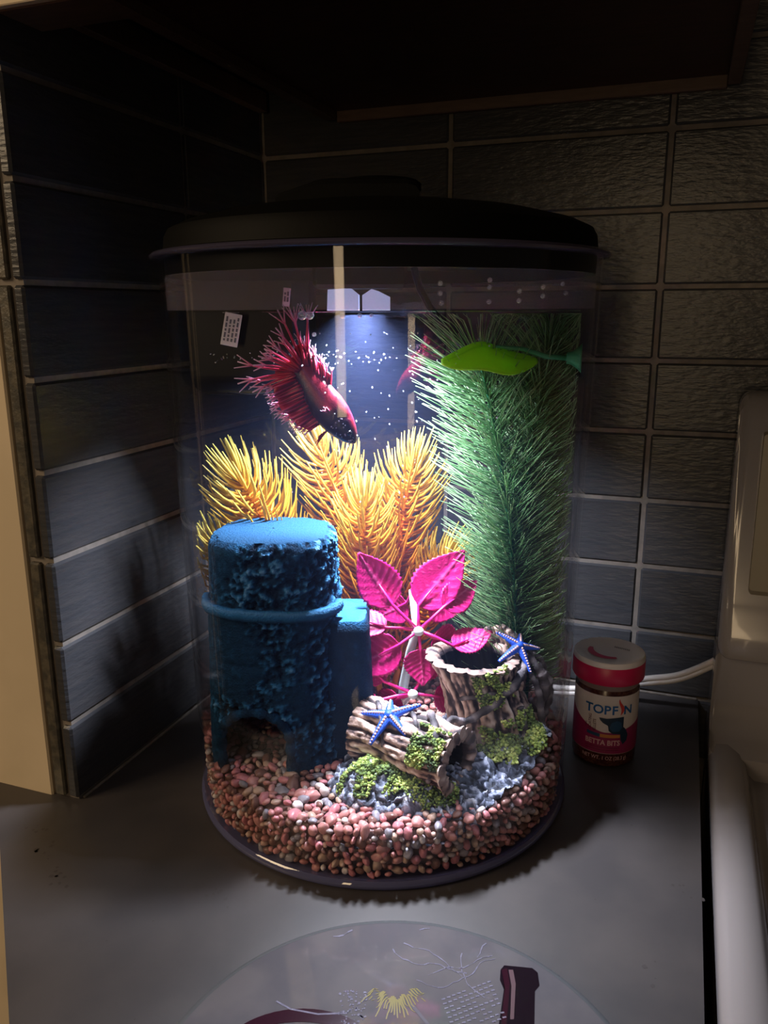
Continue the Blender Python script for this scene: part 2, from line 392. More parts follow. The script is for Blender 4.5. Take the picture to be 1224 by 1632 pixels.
# backguard: flared foot, leaning face
bg = [(-.25,1.12),(-.98,1.12),(-1.06,1.16),(-1.08,1.24),(-1.03,1.62),(-.92,1.86),(-.84,2.2),(-.66,4.0),(-.66,4.30),(-.62,4.52),(-.50,4.64),(-.34,4.66),(-.25,4.60)]
part('backguard', loft_x(bg, 7.13, 21.5, .16), 'enamel', st)
part('control_panel', loft_x([(-.60,4.2),(-.72,4.14),(-.93,2.1),(-.86,2.0),(-.62,2.0)], 7.44, 21.2, .05), 'enamel_panel', st, sharp=30)
nk = [(-.25,-.55),(-1.55,-.55),(-1.55,-.02),(-1.2,.06),(-1.02,.22),(-.95,.5),(-.93,1.2),(-.25,1.2)]
part('backguard_neck', loft_x(nk, 7.12, 21.5, .10), 'enamel', st)
# cooktop rim and sunken top
b = MB()
prof = [(7.13,-.7),(7.12,-.10),(7.15,-.02),(7.22,.03),(7.36,.035),(7.50,.0),(7.58,-.08),(7.62,-.22),(7.70,-.30),(9.0,-.32),(21.4,-.32),(21.4,-.8)]
b.grid([[(x, y, z) for x, z in prof] for y in (-1.3,-3,-6,-9,-12.4)])
part('cooktop', b, 'enamel', st, sharp=60)
b = MB().box(7.17, 21.4, -12.3, -.3, -17.2, -.6, .05); part('oven_body', b, 'enamel', st, smooth=False)
for bx_ in (10.2, 17.5):
    for by_ in (-3.6, -9.2):
        q = part('burner', MB().lathe([(0,-.24),(1.5,-.24),(1.6,-.20),(1.7,-.26),(1.75,-.34)], (bx_, by_, 0), 32), 'black_satin', st)

# ================================================================ AQUARIUM
H = 6.22
def rin(z): return 2.185+z*(.135/6.2)      # inside radius, the moulded wall widens upwards
tk = thing('fish_tank', (TC[0], TC[1], 0), 'tall clear round acrylic fish tank on grey worktop', 'aquarium')
prof = [(0,.06),(rin(0),.06),(rin(H),H),(rin(H)+.05,H),(rin(0)+.05,.05),(0,.03)]
part('wall', MB().lathe([(rin(.08),.08),(rin(3),3),(rin(H),H),(rin(H)+.045,H),(rin(3)+.045,3),(rin(.08)+.045,.08)], (*TC, 0), 160, close=True), 'acrylic', tk, sharp=50)
part('base_rim', MB().lathe([(0,.0),(2.235,.0),(2.265,.03),(2.265,.07),(2.235,.10),(2.17,.085),(0,.085)], (*TC, 0), 160), 'acrylic_rim', tk, sharp=50, label='clear base rim tinted with bluish lamp glow')
part('condensation', MB().lathe([(rin(z)-.012, z) for z in (5.71, 5.8, 5.95, 6.05)], (*TC, 0), 160), 'fogged', tk, label='fogged band above the waterline')

# water
WZ = 5.695
wtr = single('water', MB().lathe([(0,.10),(rin(.1)-.02,.10),(rin(3)-.02,3),(rin(WZ)-.02,WZ),(rin(WZ)-.06,WZ-.008),(0,WZ-.008)], (*TC, 0), 128), 'water_skin', 'clear water filling the round fish tank', 'water', kind='stuff', sharp=50)

# lid
ld = thing('aquarium_lid', (TC[0], TC[1], 6.03), 'black domed plastic lid on the round fish tank', 'lid')
part('dome', MB().lathe([(2.36,6.27),(2.31,6.29),(2.30,6.34),(2.29,6.43),(2.25,6.50),(2.10,6.57),(1.7,6.67),(1.2,6.745),(.6,6.79),(0,6.80)], (*TC,0), 128), 'black_satin', ld, sharp=35)
part('lip', MB().lathe([(2.25,6.215),(2.40,6.215),(2.435,6.225),(2.445,6.245),(2.42,6.27),(2.30,6.285)], (*TC,0), 160), 'lip_plastic', ld, sharp=50, label='thin glossy lip')
part('skirt', MB().lathe([(2.30,6.23),(2.292,6.05),(2.24,6.05),(2.24,6.23)], (*TC,0), 128, close=True), 'black_plastic', ld)
part('underside', MB().lathe([(2.28,6.22),(0,6.2)], (*TC,0), 64), 'black_plastic', ld)
hp = [(-1.06,6.70),(-1.06,6.83),(-1.02,6.86),(-.62,6.985),(-.5,7.0),(.26,7.0),(.36,6.97),(.40,6.90),(.40,6.68)]
rows = []
for d, k in ((-.62,.80),(-.60,.93),(-.52,1.0),(.52,1.0),(.60,.93),(.62,.80)):
    rows.append([L(-.33+(s_+.33)*(.97+.03*k), d, 6.68+(z-6.68)*k) for s_, z in hp])
b = MB().grid(rows); b.f.append(tuple(range(len(hp)))); n_ = len(hp); b.f.append(tuple(5*n_+i for i in range(n_))[::-1])
part('feeder_hatch', b, 'black_satin', ld, sharp=35)
part('knob', MB().lathe([(.46,6.95),(.46,7.01),(.42,7.04),(.30,7.05),(0,7.05)], (*L(-.02,0,0)[:2],0), 48), 'black_satin', ld, sharp=35)
lh = part('lamp_housing', MB().box(-.5,.5,-.35,.35,5.93,6.21,.04, Matrix.Translation(Vector(L(-.22,.05,0))) @ Matrix(((SX[0],-EX[0],0,0),(SX[1],-EX[1],0,0),(0,0,1,0),(0,0,0,1)))), 'black_plastic', ld, smooth=False)
def MT(s, d, z=0): return Matrix.Translation(Vector(L(s,d,z))) @ Matrix(((SX[0],EX[0],0,0),(SX[1],EX[1],0,0),(0,0,1,0),(0,0,0,1)))   # local x right, y away, z up
def wedge(pts, d0, d1):
    n = len(pts); b = MB(); vs = [L(s_,d0,z) for s_, z in pts]+[L(s_,d1,z) for s_, z in pts]
    return b.add(vs, [tuple(range(n))[::-1], tuple(range(n,2*n))]+[(i,(i+1)%n,n+(i+1)%n,n+i) for i in range(n)])
part('lens', wedge([(-.58,5.70),(-.24,5.70),(-.24,5.87),(-.32,5.935),(-.57,5.92)], -.18, .28), 'lens', lh, smooth=False, label='frosted glowing lamp lens')
part('lens', wedge([(-.20,5.70),(.10,5.70),(.10,5.84),(-.02,5.90),(-.10,5.925),(-.20,5.86)], -.18, .28), 'lens', lh, smooth=False, label='frosted glowing lamp lens')

# internal filter
ft = thing('internal_filter', L(-1.6,-.4,4.75), 'black internal filter box hanging inside the fish tank', 'filter')
def arc_poly(a0, a1, r0, n=16): return [(r0*math.cos(a0+(a1-a0)*i/n), r0*math.sin(a0+(a1-a0)*i/n)) for i in range(n+1)]
# angles in (s, away) plane: left wall of the tank
outl = arc_poly(math.radians(176), math.radians(128), 2.20)+[(-.95,1.15),(-.78,.75),(-.82,.25),(-1.0,.10)]
b = MB(); rows = []
for z, k in ((4.74,.55),(4.76,.78),(4.82,.92),(4.92,.985),(5.0,1),(6.03,1)):
    c0 = (-1.45,.6); rows.append([L(c0[0]+(x-c0[0])*k, -(c0[1]+(y-c0[1])*k), z) for x, y in outl])
b.grid(rows, closeu=True); n_ = len(outl); b.f.append(tuple(range(n_))[::-1]); b.f.append(tuple(5*n_+i for i in range(n_)))
part('housing', b, 'filter_black', ft, sharp=35)
part('grille', MB().tube([L(-1.75,-.02,4.80), L(-1.5,.0,4.775), L(-1.2,-.02,4.80)], .012, 6), 'black_plastic', ft)
def sticker(s, d, z, w_, h_, tilt, nl, yaw=0):
    M = MT(s, d, z) @ Matrix.Rotation(yaw, 4, 'Z') @ Matrix.Rotation(tilt, 4, 'Y')
    k = part('warning_sticker', MB().box(-w_/2, w_/2, -.012, 0, -h_/2, h_/2, .004, M), 'sticker', ft, smooth=False, label='white warning sticker')
    b = MB()
    for i in range(nl):
        x = -w_/2+w_*(i+.8)/(nl+.6); zz = -h_/2+.05
        while zz < h_/2-.06:
            l_ = rnd(.02,.06); b.box(x-.010, x+.010, -.016, -.012, zz, min(zz+l_, h_/2-.04), 0, M); zz += l_+.014
    part('print', b, 'sticker_ink', k, smooth=False)
sticker(-1.665, .03, 5.50, .19, .36, math.radians(12), 4)
sticker(-1.05, -.06, 5.85, .08, .20, math.radians(6), 2)
single('pump_cable', MB().tube([L(.40,-.9,6.2), L(.47,-.85,5.95), L(.60,-.8,5.72), L(.80,-.7,5.45), L(1.05,-.62,5.2), L(1.35,-.7,5.0), L(1.7,-.9,4.7)], .045, 8), 'cable_black', 'black cable curving into the water behind the green leaf', 'cable')

# ---------------------------------------------------------------- blue stone tower ornament
random.seed(3)
tw_c = (-1.24, .34)
tw = thing('stone_tower_ornament', L(tw_c[0], tw_c[1], .4), 'weathered blue stone tower ornament with arched doorway standing in the gravel', 'ornament')
def tw_r(z):
    t = (z-.4)/(3.30-.4)
    return .80-.085*t + (.02 if z < 2.55 else 0)
def tw_pt(a, z, k=1.0):
    r = tw_r(z)*k; c, s_ = math.cos(a), math.sin(a); e_ = 2.7
    q = (abs(c)**e_+abs(s_)**e_)**(-1/e_)
    return (tw_c[0]+r*q*c, tw_c[1]-r*q*s_*.92)          # s, d  (a = -90deg faces the room)
DS = -1.44; DW = .40; DZ = .98                            # doorway centre, half width, springing
def in_door(s_, d, z): 
    if d < tw_c[1]+.2 or z < .35: return False
    x = abs(s_-DS)/DW
    return x < 1 and z < DZ+.38*math.sqrt(max(0, 1-x*x))
NA, NZ = 230, 150
b = MB(); keep = []
for j in range(NZ+1):
    z = .40+(3.27-.40)*j/NZ
    for i in range(NA):
        a = 2*PI*i/NA; s_, d = tw_pt(a, z); P = L(s_, d, z)
        rough = 0
        # eroded crust: a broad patch on the crown and down the right corner
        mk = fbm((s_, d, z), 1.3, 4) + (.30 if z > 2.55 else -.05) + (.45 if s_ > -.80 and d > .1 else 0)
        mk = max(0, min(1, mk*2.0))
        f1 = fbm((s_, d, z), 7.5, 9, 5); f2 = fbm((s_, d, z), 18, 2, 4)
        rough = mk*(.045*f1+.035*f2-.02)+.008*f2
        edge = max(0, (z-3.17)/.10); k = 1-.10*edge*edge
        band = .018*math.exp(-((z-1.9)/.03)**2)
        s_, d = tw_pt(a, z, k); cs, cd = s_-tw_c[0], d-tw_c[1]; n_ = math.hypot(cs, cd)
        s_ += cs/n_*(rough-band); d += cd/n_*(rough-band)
        b.v.append(L(s_, d, z+(.01*f1 if edge else 0))); b.a.append(max(.02, min(1, .33+.60*mk*(f1*.7+f2*1.0)+.12*f2+.06*(z > 3.15)+.16*max(0, -math.cos(a)-.35))))  # left side lightened: light off the tank wall put into the colour
for j in range(NZ):
    for i in range(NA):
        i2 = (i+1) % NA; z = .40+(3.27-.40)*(j+.5)/NZ; s_, d = tw_pt(2*PI*(i+.5)/NA, z)
        if not in_door(s_, d, z): b.f.append((j*NA+i, j*NA+i2, (j+1)*NA+i2, (j+1)*NA+i))
# flat worn top
rows = [b.v[NZ*NA:NZ*NA+NA]]
for k in (.86,.8,.6,.3,.02):
    rows.append([L(*tw_pt(2*PI*i/NA, 3.27, k), 3.275+.02*(1-k)+.008*fbm((k*math.cos(2*PI*i/NA), k*math.sin(2*PI*i/NA), 0), 6, 3)) for i in range(NA)])
b.grid(rows, at=.42, closeu=True)
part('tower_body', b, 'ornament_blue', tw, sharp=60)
# dark hollow interior
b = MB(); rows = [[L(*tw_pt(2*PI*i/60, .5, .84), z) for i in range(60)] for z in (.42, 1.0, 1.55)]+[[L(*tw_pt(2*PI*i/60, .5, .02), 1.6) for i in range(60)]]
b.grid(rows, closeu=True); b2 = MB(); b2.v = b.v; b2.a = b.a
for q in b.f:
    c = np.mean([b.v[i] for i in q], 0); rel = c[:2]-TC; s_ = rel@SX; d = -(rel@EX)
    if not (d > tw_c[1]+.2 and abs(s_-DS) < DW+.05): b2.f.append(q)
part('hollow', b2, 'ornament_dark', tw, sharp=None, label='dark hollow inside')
# stone rim round the doorway
def front_d(s_, z):
    lo, hi = -PI, 0; best = None
    for i in range(181):
        a = -PI+PI*i/180; q = tw_pt(a, z)
        if best is None or abs(q[0]-s_) < best[0]: best = (abs(q[0]-s_), q[1])
    return best[1]
pth = [(DS-DW, z) for z in np.linspace(.45, DZ, 8)]+[(DS-DW*math.cos(t), DZ+.38*math.sin(t)) for t in np.linspace(.1, PI-.1, 22)]+[(DS+DW, z) for z in np.linspace(DZ, .45, 8)]
b = MB().tube([L(s_, front_d(s_, z)-.01, z) for s_, z in pth], [.055+.012*math.sin(i*2.3) for i in range(len(pth))], 10, at=[.30+.16*math.sin(i*1.7) for i in range(len(pth))])
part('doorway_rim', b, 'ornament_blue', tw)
# raised ledge round the front of the tower
b = MB(); rows = []
for i in range(61):
    a = math.radians(-172)+math.radians(150)*i/60
    row = []
    for k, dz in ((.99,-.07),(1.07,-.065),(1.095,-.02),(1.085,.045),(1.05,.065),(.99,.06)):
        s_, d = tw_pt(a, 2.50, k); row.append(L(s_, d, 2.50+dz+.012*fbm((a*3, dz, 1), 3)+.02*math.sin(a*2)))
    rows.append(row)
b.grid(rows, at=[(.25,.34,.55,.75,.62,.4)[i % 6] for i in range(61*6)]); b.f.append((0,1,2,3,4,5)); b.f.append(tuple(60*6+i for i in range(6))[::-1])
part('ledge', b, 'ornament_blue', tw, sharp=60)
# block buttress rising from the gravel on the right
b = MB(); n1 = 26
rows = []
for j in range(41):
    z = .45+(2.33-.45)*j/40; row = []
    wd = .24+.10*(1-j/40); kk = 1-.12*max(0, (j-38)/2)
    for i in range(n1*2):
        a = 2*PI*i/(n1*2); c, s2 = math.cos(a), math.sin(a); q = (abs(c)**5+abs(s2)**5)**(-1/5)
        sx_ = -.40+wd*q*c*kk; dy_ = .42+.42*q*s2*kk; f2 = fbm((sx_,dy_,z), 16, 5)
        row.append(L(sx_+.012*f2*c, dy_+.012*f2*s2, z))
    rows.append(row)
b.grid(rows, closeu=True, at=[.34+.12*fbm(p, 10, 3)+(.3 if p[2] > 2.29 else 0) for r in rows for p in r]); b.f.append(tuple(40*n1*2+i for i in range(n1*2)))
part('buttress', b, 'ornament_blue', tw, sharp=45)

# ---------------------------------------------------------------- sunken log ornament
lg = thing('sunken_log_ornament', L(.85, 1.0, .4), 'resin ornament of hollow mossy logs on rock with two blue starfish', 'ornament')
def gz(s_, d): return .62+.16*max(0, s_/2.2)**2+.05*max(0,-d/2)       # gravel surface
# rock base: heightfield with lumps
def base_h(s_, d):
    def bl(cs, cd, rs, rd, h): 
        q = ((s_-cs)/rs)**2+((d-cd)/rd)**2; return h*max(0, 1-q)**.5 if q < 1 else 0
    h = max(bl(.20,1.28,.82,.62,.46), bl(.95,1.25,.72,.62,.42), bl(1.48,.85,.62,.72,.62), bl(.62,1.62,.5,.32,.26), bl(1.2,.45,.7,.5,.55))
    return h
NS = 190
rows = []; at = []
for j in range(NS+1):
    row = []
    for i in range(NS+1):
        s_ = -.75+2.9*i/NS; d = -.25+2.35*j/NS
        r_ = math.hypot(s_, d); 
        if r_ > 2.12: s_ *= 2.12/r_; d *= 2.12/r_
        h = base_h(s_, d); f1 = fbm((s_,d,h), 3.2, 1, 5); f2 = fbm((s_,d,h), 11, 7, 4); f3 = fbm((s_,d,h), 28, 3, 2)
        q = min(1, h/.12); z = .50+h+q*(.07*f1+.050*f2+.026*f3)-.12*(h <= 0)
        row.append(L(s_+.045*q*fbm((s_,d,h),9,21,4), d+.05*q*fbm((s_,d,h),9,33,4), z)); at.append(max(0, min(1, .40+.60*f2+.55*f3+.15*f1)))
    rows.append(row)
b = MB().grid(rows, at=at)
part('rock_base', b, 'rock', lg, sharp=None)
def hollow_log(A, B, r0, r1, name, seed, slant=None, wall=.09, planks=13, n=150, m=90, bend=(0,0,0)):
    """hollow bark tube from A to B (tank coordinates) open at B, painted by groove depth"""
    A, B = Vector(L(*A)), Vector(L(*B)); ax = (B-A); ln = ax.length; t = ax.normalized(); u = t.orthogonal().normalized()
    up = Vector((0,0,1)); u = (up-t*up.dot(t)).normalized() if abs(t.z) < .95 else u; w_ = t.cross(u)
    rows = []; at = []
    for j in range(m+1):
        x = j/m; row = []; r = r0+(r1-r0)*x
        lip = .05*math.exp(-((x-1)/.035)**2); mid = .02*math.sin(x*9+seed)
        for i in range(n):
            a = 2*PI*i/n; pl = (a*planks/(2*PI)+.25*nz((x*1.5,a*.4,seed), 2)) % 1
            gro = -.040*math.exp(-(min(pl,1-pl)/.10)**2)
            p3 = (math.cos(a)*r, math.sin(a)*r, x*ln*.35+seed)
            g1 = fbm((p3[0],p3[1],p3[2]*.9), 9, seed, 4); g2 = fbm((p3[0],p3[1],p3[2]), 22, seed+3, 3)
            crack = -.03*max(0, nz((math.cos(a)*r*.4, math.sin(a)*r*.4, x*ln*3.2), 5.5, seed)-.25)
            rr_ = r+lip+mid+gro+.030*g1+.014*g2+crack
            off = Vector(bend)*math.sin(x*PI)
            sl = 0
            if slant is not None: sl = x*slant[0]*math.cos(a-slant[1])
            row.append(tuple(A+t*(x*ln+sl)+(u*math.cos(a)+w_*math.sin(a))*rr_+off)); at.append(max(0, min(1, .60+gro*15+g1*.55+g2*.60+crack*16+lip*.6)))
        rows.append(row)
    b = MB().grid(rows, at=at, closeu=True)
    # rim and inner wall
    rim = rows[-1]; rows2 = [rim]; at2 = [.50]*n
    cen = Vector(np.mean(rim, 0))
    for k, dp in ((1-wall*.5/r1, .025),(1-wall/r1, .0),(1-wall*1.15/r1,-.08)):
        rows2.append([tuple(cen+(Vector(p)-cen)*(k+.02*nz(p, 14, seed))+t*dp) for p in rim]); at2 += [max(.05, .50+.5*nz(p, 9, 3)) if dp >= 0 else .1 for p in rim]
    b.grid(rows2, at=at2, closeu=True)
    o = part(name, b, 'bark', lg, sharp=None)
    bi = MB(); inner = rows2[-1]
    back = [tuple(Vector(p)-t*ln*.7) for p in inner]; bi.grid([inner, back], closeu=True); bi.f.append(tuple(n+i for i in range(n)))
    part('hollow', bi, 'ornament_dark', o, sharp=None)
    return A, t, u, w_, ln
def on_log(info, x, a, r): A, t, u, w_, ln = info; return A+t*x*ln+(u*math.cos(a)+w_*math.sin(a))*r, (u*math.cos(a)+w_*math.sin(a)), t
log1 = hollow_log((-.20,.84,1.06), (.80,1.60,1.06), .35, .35, 'fallen_log', 2, wall=.13, planks=16)
log2 = hollow_log((1.36,.62,.70), (1.03,.66,1.86), .47, .45, 'standing_stump', 5, wall=.11, slant=(.16,PI*.9), planks=14)
# back part of the stump: a broken wall that rises behind the mouth
b = MB(); rows = []; at = []
for j in range(25):
    x = j/24; row = []
    for i in range(61):
        a = math.radians(-25+150*i/60); h = 1.74+.30*math.sin(PI*i/60)*x
        rr_ = .46+.03*fbm((a,x,1), 5, 2)+.02*x
        s_ = 1.10+rr_*math.cos(a)*1.08; d = .62-rr_*math.sin(a); row.append(L(s_, d, 1.5+(h-1.5)*x+.02*fbm((a*3,x,0), 4, 8)))
        at.append(max(0, min(1, .5+.6*fbm((a*2,x*2,3), 5, 4))))
    rows.append(row)
b.grid(rows, at=at); o = part('stump_wall', b, 'bark', lg, sharp=None); md = o.modifiers.new('thick', 'SOLIDIFY'); md.thickness = .08*U; md.offset = 0
# roots wrapped over the wood
def root(pts, r, name='root', seed=0):
    P = [Vector(L(*p)) for p in pts]; out = []
    for i in range(len(P)-1):
        for k in range(7):
            t = k/7; p0, p1, p2, p3 = P[max(i-1,0)], P[i], P[i+1], P[min(i+2,len(P)-1)]
            out.append(.5*((2*p1)+(p2-p0)*t+(2*p0-5*p1+4*p2-p3)*t*t+(3*p1-p0-3*p2+p3)*t**3))
    out.append(P[-1]); n_ = len(out)
    rad = [r*(1-.45*i/n_)*(1+.18*math.sin(i*1.9+seed)) for i in range(n_)]
    out = [p+Vector((nz(p,6,seed),nz(p,6,seed+2),nz(p,6,seed+4)))*.02 for p in out]
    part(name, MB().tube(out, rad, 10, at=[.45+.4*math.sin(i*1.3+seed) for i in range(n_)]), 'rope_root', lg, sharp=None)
root([(1.66,.55,1.86),(1.55,.92,1.72),(1.25,1.12,1.50),(.95,1.22,1.35),(.72,1.32,1.38),(.60,1.50,1.20)], .055, seed=1)
root([(1.60,.60,1.78),(1.48,1.0,1.62),(1.15,1.12,1.60),(.85,1.06,1.52)], .04, seed=2)
root([(1.80,.60,1.15),(1.86,.72,1.45),(1.80,.72,1.68),(1.66,.62,1.84),(1.52,.48,1.94)], .075, seed=3)
root([(1.88,.55,1.05),(1.93,.65,1.35),(1.88,.70,1.62),(1.74,.62,1.72)], .065, seed=4)
root([(1.84,.78,1.0),(1.80,.86,1.3),(1.74,.82,1.58),(1.66,.76,1.70)], .05, seed=5)
root([(1.9,.45,1.5),(1.84,.55,1.75),(1.70,.52,1.83)], .05, seed=6)
root([(.52,1.30,1.46),(.55,1.60,1.38),(.52,1.74,1.12),(.48,1.74,.90)], .045, seed=7)
root([(.30,1.15,1.45),(.36,1.44,1.38),(.36,1.56,1.12)], .03, seed=8)
root([(1.55,.95,1.35),(1.60,1.02,1.1),(1.55,1.1,.95)], .045, seed=9)
root([(-.05,.95,1.42),(-.02,1.25,1.38),(0.0,1.40,1.12)], .03, seed=10)
# moss clumps
def moss(fn, n, r0, r1, seed):
    random.seed(seed); b = MB()
    for k in range(n):
        p = fn(); 
        if p is None: continue
        r = rnd(r0, r1); b.ico(p, (r*rnd(.7,1.3), r*rnd(.7,1.3), r*rnd(.6,1.1)), 0, jit=.35, at=max(.02, min(1, .48+.75*nz(p, 5, seed)+rnd(-.28,.28))))
    part('moss', b, 'moss', lg, sharp=None, kind='stuff')
def rock_patch(cs, cd, rs, rd):
    def f():
        a = rnd(0, 2*PI); q = math.sqrt(rnd(0,1)); s_, d = cs+rs*q*math.cos(a), cd+rd*q*math.sin(a)
        if nz((s_,d,0), 4.2, 5) < -.25: return None
        h = base_h(s_, d)
        if h <= 0: return None
        return L(s_, d, .52+h+rnd(0,.03)+.06*fbm((s_,d,h),3.2,1,5))
    return f
moss(rock_patch(.00,1.52,.50,.24), 1500, .011, .024, 1)
moss(rock_patch(.50,1.72,.30,.14), 420, .010, .02, 2)
moss(rock_patch(1.42,1.02,.42,.36), 1600, .011, .024, 3)
def log_patch(info, x0, x1, a0, a1, r, seed):
    def f():
        x = rnd(x0,x1); a = rnd(a0,a1)
        if nz((x*3,a,seed), 3.0, seed) < -.15: return None
        p, n_, t = on_log(info, x, a, r+rnd(0,.03)); return tuple(p)
    return f
def ang(info, p):       # angle of a tank-coordinate direction round the log
    A, t, u, w_, ln = info; v = Vector(L(*p))-A; return math.atan2(v.dot(w_), v.dot(u))
a1_ = ang(log1, (.6,1.75,1.30))
moss(log_patch(log1, .66, .97, a1_-.55, a1_+.75, .36, 3), 900, .010, .021, 4)
a2_ = ang(log2, (1.28,1.15,1.35))
moss(log_patch(log2, .62, .98, a2_-.35, a2_+.55, .475, 4), 800, .010, .021, 5)
moss(log_patch(log2, .02, .50, a2_-.5, a2_+1.0, .50, 6), 1000, .010, .022, 6)
# starfish
def starfish(P, N, r, rot, lens):
    N = Vector(N).normalized(); u = Vector((SX[0],SX[1],0)); u = (u-N*u.dot(N)).normalized(); w_ = N.cross(u); b = MB(); bd = MB(); P = Vector(P)
    for k in range(5):
        a = rot+2*PI*k/5; d = u*math.cos(a)+w_*math.sin(a); sd = N.cross(d); rows = []; l_ = r*lens[k]
        for i in range(15):
            x = i/14; wd = r*.20*(1-.72*x); hh = r*.16*(1-.75*x); droop = -.10*r*x*x
            c = P+d*(l_*x)+N*droop; rows.append([tuple(c+sd*(wd*math.cos(q))+N*(hh*math.sin(q))) for q in [PI*j/10 for j in range(11)]])
        b.grid(rows); b.f.append(tuple(len(b.v)-11+j for j in range(11)))
        for i in range(11):
            x = .06+.90*i/10; c = P+d*(l_*x)+N*(r*.155*(1-.75*x)-.10*r*x*x); bd.ico(c, .016*(1-.4*x)*r/.3, 1)
    b.ico(P+N*.01, r*.19, 2)
    o = part('starfish', b, 'starfish', lg, sharp=None, label='blue starfish'); part('dots', bd, 'star_dots', o, sharp=None)
sp, sn, _ = on_log(log1, .36, ang(log1, (.1,1.35,1.6)), .375)
starfish(sp, sn+Vector((0,-.25,.1)), .36, math.radians(88), (.62,1.0,1.05,.85,1.0))
starfish(L(1.56,.66,1.97), Vector(L(.2,.5,.6))-Vector(L(0,0,0)), .30, math.radians(75), (.6,1.0,1.1,1.1,.9))

# ---------------------------------------------------------------- gravel
random.seed(21)
def pebble_proto(k):
    vs, fs = ICO[2] if k < 3 else ICO[1]; b = MB(); sc = (rnd(.8,1.25), rnd(.75,1.0), rnd(.5,.75))
    for p in vs: 
        f = 1+.22*nz(p, 1.3, k*3.1)+.06*nz(p, 3, k); b.v.append((p[0]*sc[0]*f, p[1]*sc[1]*f, p[2]*sc[2]*f)); b.a.append(0)
    b.f = list(fs); return b
protos = [pebble_proto(k) for k in range(8)]
cands = []
# top layer
cell = {}
def free(x, y, r, tag):
    cx_, cy_ = int(x/.12), int(y/.12)
    for i in range(cx_-1, cx_+2):
        for j in range(cy_-1, cy_+2):
            for (a, b_, c) in cell.get((tag,i,j), ()):
                if (a-x)**2+(b_-y)**2 < (.80*(r+c))**2: return False
    cell.setdefault((tag,cx_,cy_), []).append((x,y,r)); return True
for k in range(26000):
    q = 2.10*math.sqrt(rnd(0,1)); a = rnd(0, 2*PI); s_, d = q*math.cos(a), q*math.sin(a); r = random.choice((.036,.045,.052,.06,.072)) 
    if free(s_+9, d+9, r, 't'): cands.append((s_, d, gz(s_,d)+rnd(-.02,.025), r, 't'))
# pebbles pressed against the wall
for k in range(26000):
    a = rnd(0, 2*PI); z = rnd(.12, .70); r = random.choice((.034,.042,.05,.06)); rr_ = rin(z)-r*.9
    s_, d = rr_*math.sin(a), rr_*math.cos(a)
    if z > gz(s_,d): continue
    if free(a*2.15+30, z+9, r, 'w'): cands.append((s_, d, z, r, 'w'))
def occl(s_, d, z):                                        # covered by an ornament, or behind one
    if base_h(s_, d) > .04: return True
    if abs(s_-tw_c[0]) < .78 and abs(d-tw_c[1]) < .72 and not (abs(s_-DS) < .38 and d > .5): return True
    return d < .2
vis = [c for c in cands if not occl(*c[:3])]
vis.sort(key=lambda c: -(c[3]*(1.0+.12*c[1])*(1.25 if c[4] == 't' else .95)))
big = vis[:300]; bigset = set(map(id, big))
KINDS = ['pink']*5+['rose']*4+['tan']*3+['grey']*2+['white']*1+['brown']*3
DESC = {'pink':'salmon pink','rose':'deep rose','tan':'tan','grey':'dark grey','white':'pale whitish','brown':'dark brown'}
pm = {}
for c in big:
    kd = random.choice(KINDS); pi = random.randrange(3)
    if (kd, pi) not in pm: pm[(kd, pi)] = mesh_of('gravel_pebble', protos[pi], 'pebble_'+kd, (0,0,0))
    o = bpy.data.objects.new('gravel_pebble', pm[(kd, pi)]); COL.objects.link(o)
    o.location = Vector(L(*c[:3]))*U; r = c[3]; o.scale = (r*1.12*rnd(.85,1.2), r*1.05, r*1.05)
    o.rotation_euler = (rnd(-.6,.6), rnd(-.6,.6), rnd(0,6.28)) if c[4] == 't' else (rnd(0,6.28), rnd(0,6.28), rnd(0,6.28))
    wh = 'pressed against the clear tank wall' if c[4] == 'w' else 'lying in the doorway of the blue tower' if (abs(c[0]-DS) < .38 and .4 < c[1] < 1.15) else 'lying on top of the gravel bed beside the ornaments' if c[1] < 1.35 else 'lying on top of the gravel between log ornament and front wall' if c[0] > -.6 else 'lying on top of the gravel before the blue tower'
    tagp(o, '%s rounded pebble %s' % (DESC[kd], wh), 'pebble', '%s pebbles %s' % (DESC[kd], wh))
b = MB()
VAL = {'brown':.1,'pink':.4,'rose':.6,'tan':.75,'grey':.88,'white':1.0}
for c in cands:
    if id(c) in bigset: continue
    pr = protos[3+random.randrange(5)]; r = c[3]*1.1
    Mx = Matrix.Rotation(rnd(0,6.28),3,'Z') @ Matrix.Rotation(rnd(-.7,.7) if c[4] == 't' else rnd(0,6.28),3,'X')
    P = L(*c[:3]); v = max(.01, VAL[random.choice(KINDS)]+rnd(-.05,.0))
    b.add([(P[0]+q[0], P[1]+q[1], P[2]+q[2]) for q in [Mx @ (Vector(p)*r) for p in pr.v]], pr.f, v)
n0 = len(b.v)
rows = []
for k in (1, .97, .9, .7, .4, .02):
    rows.append([L(2.08*k*math.cos(2*PI*i/64), 2.08*k*math.sin(2*PI*i/64), gz(2.08*k*math.cos(2*PI*i/64), 2.08*k*math.sin(2*PI*i/64))-.06) for i in range(64)])
rows.insert(0, [L(2.06*math.cos(2*PI*i/64), 2.06*math.sin(2*PI*i/64), .1) for i in range(64)])
b.grid(rows, at=.06, closeu=True)
single('gravel_bed', b, 'gravel_mix', 'bed of small pink and brown gravel filling the tank bottom', 'gravel', kind='stuff', sharp=None)

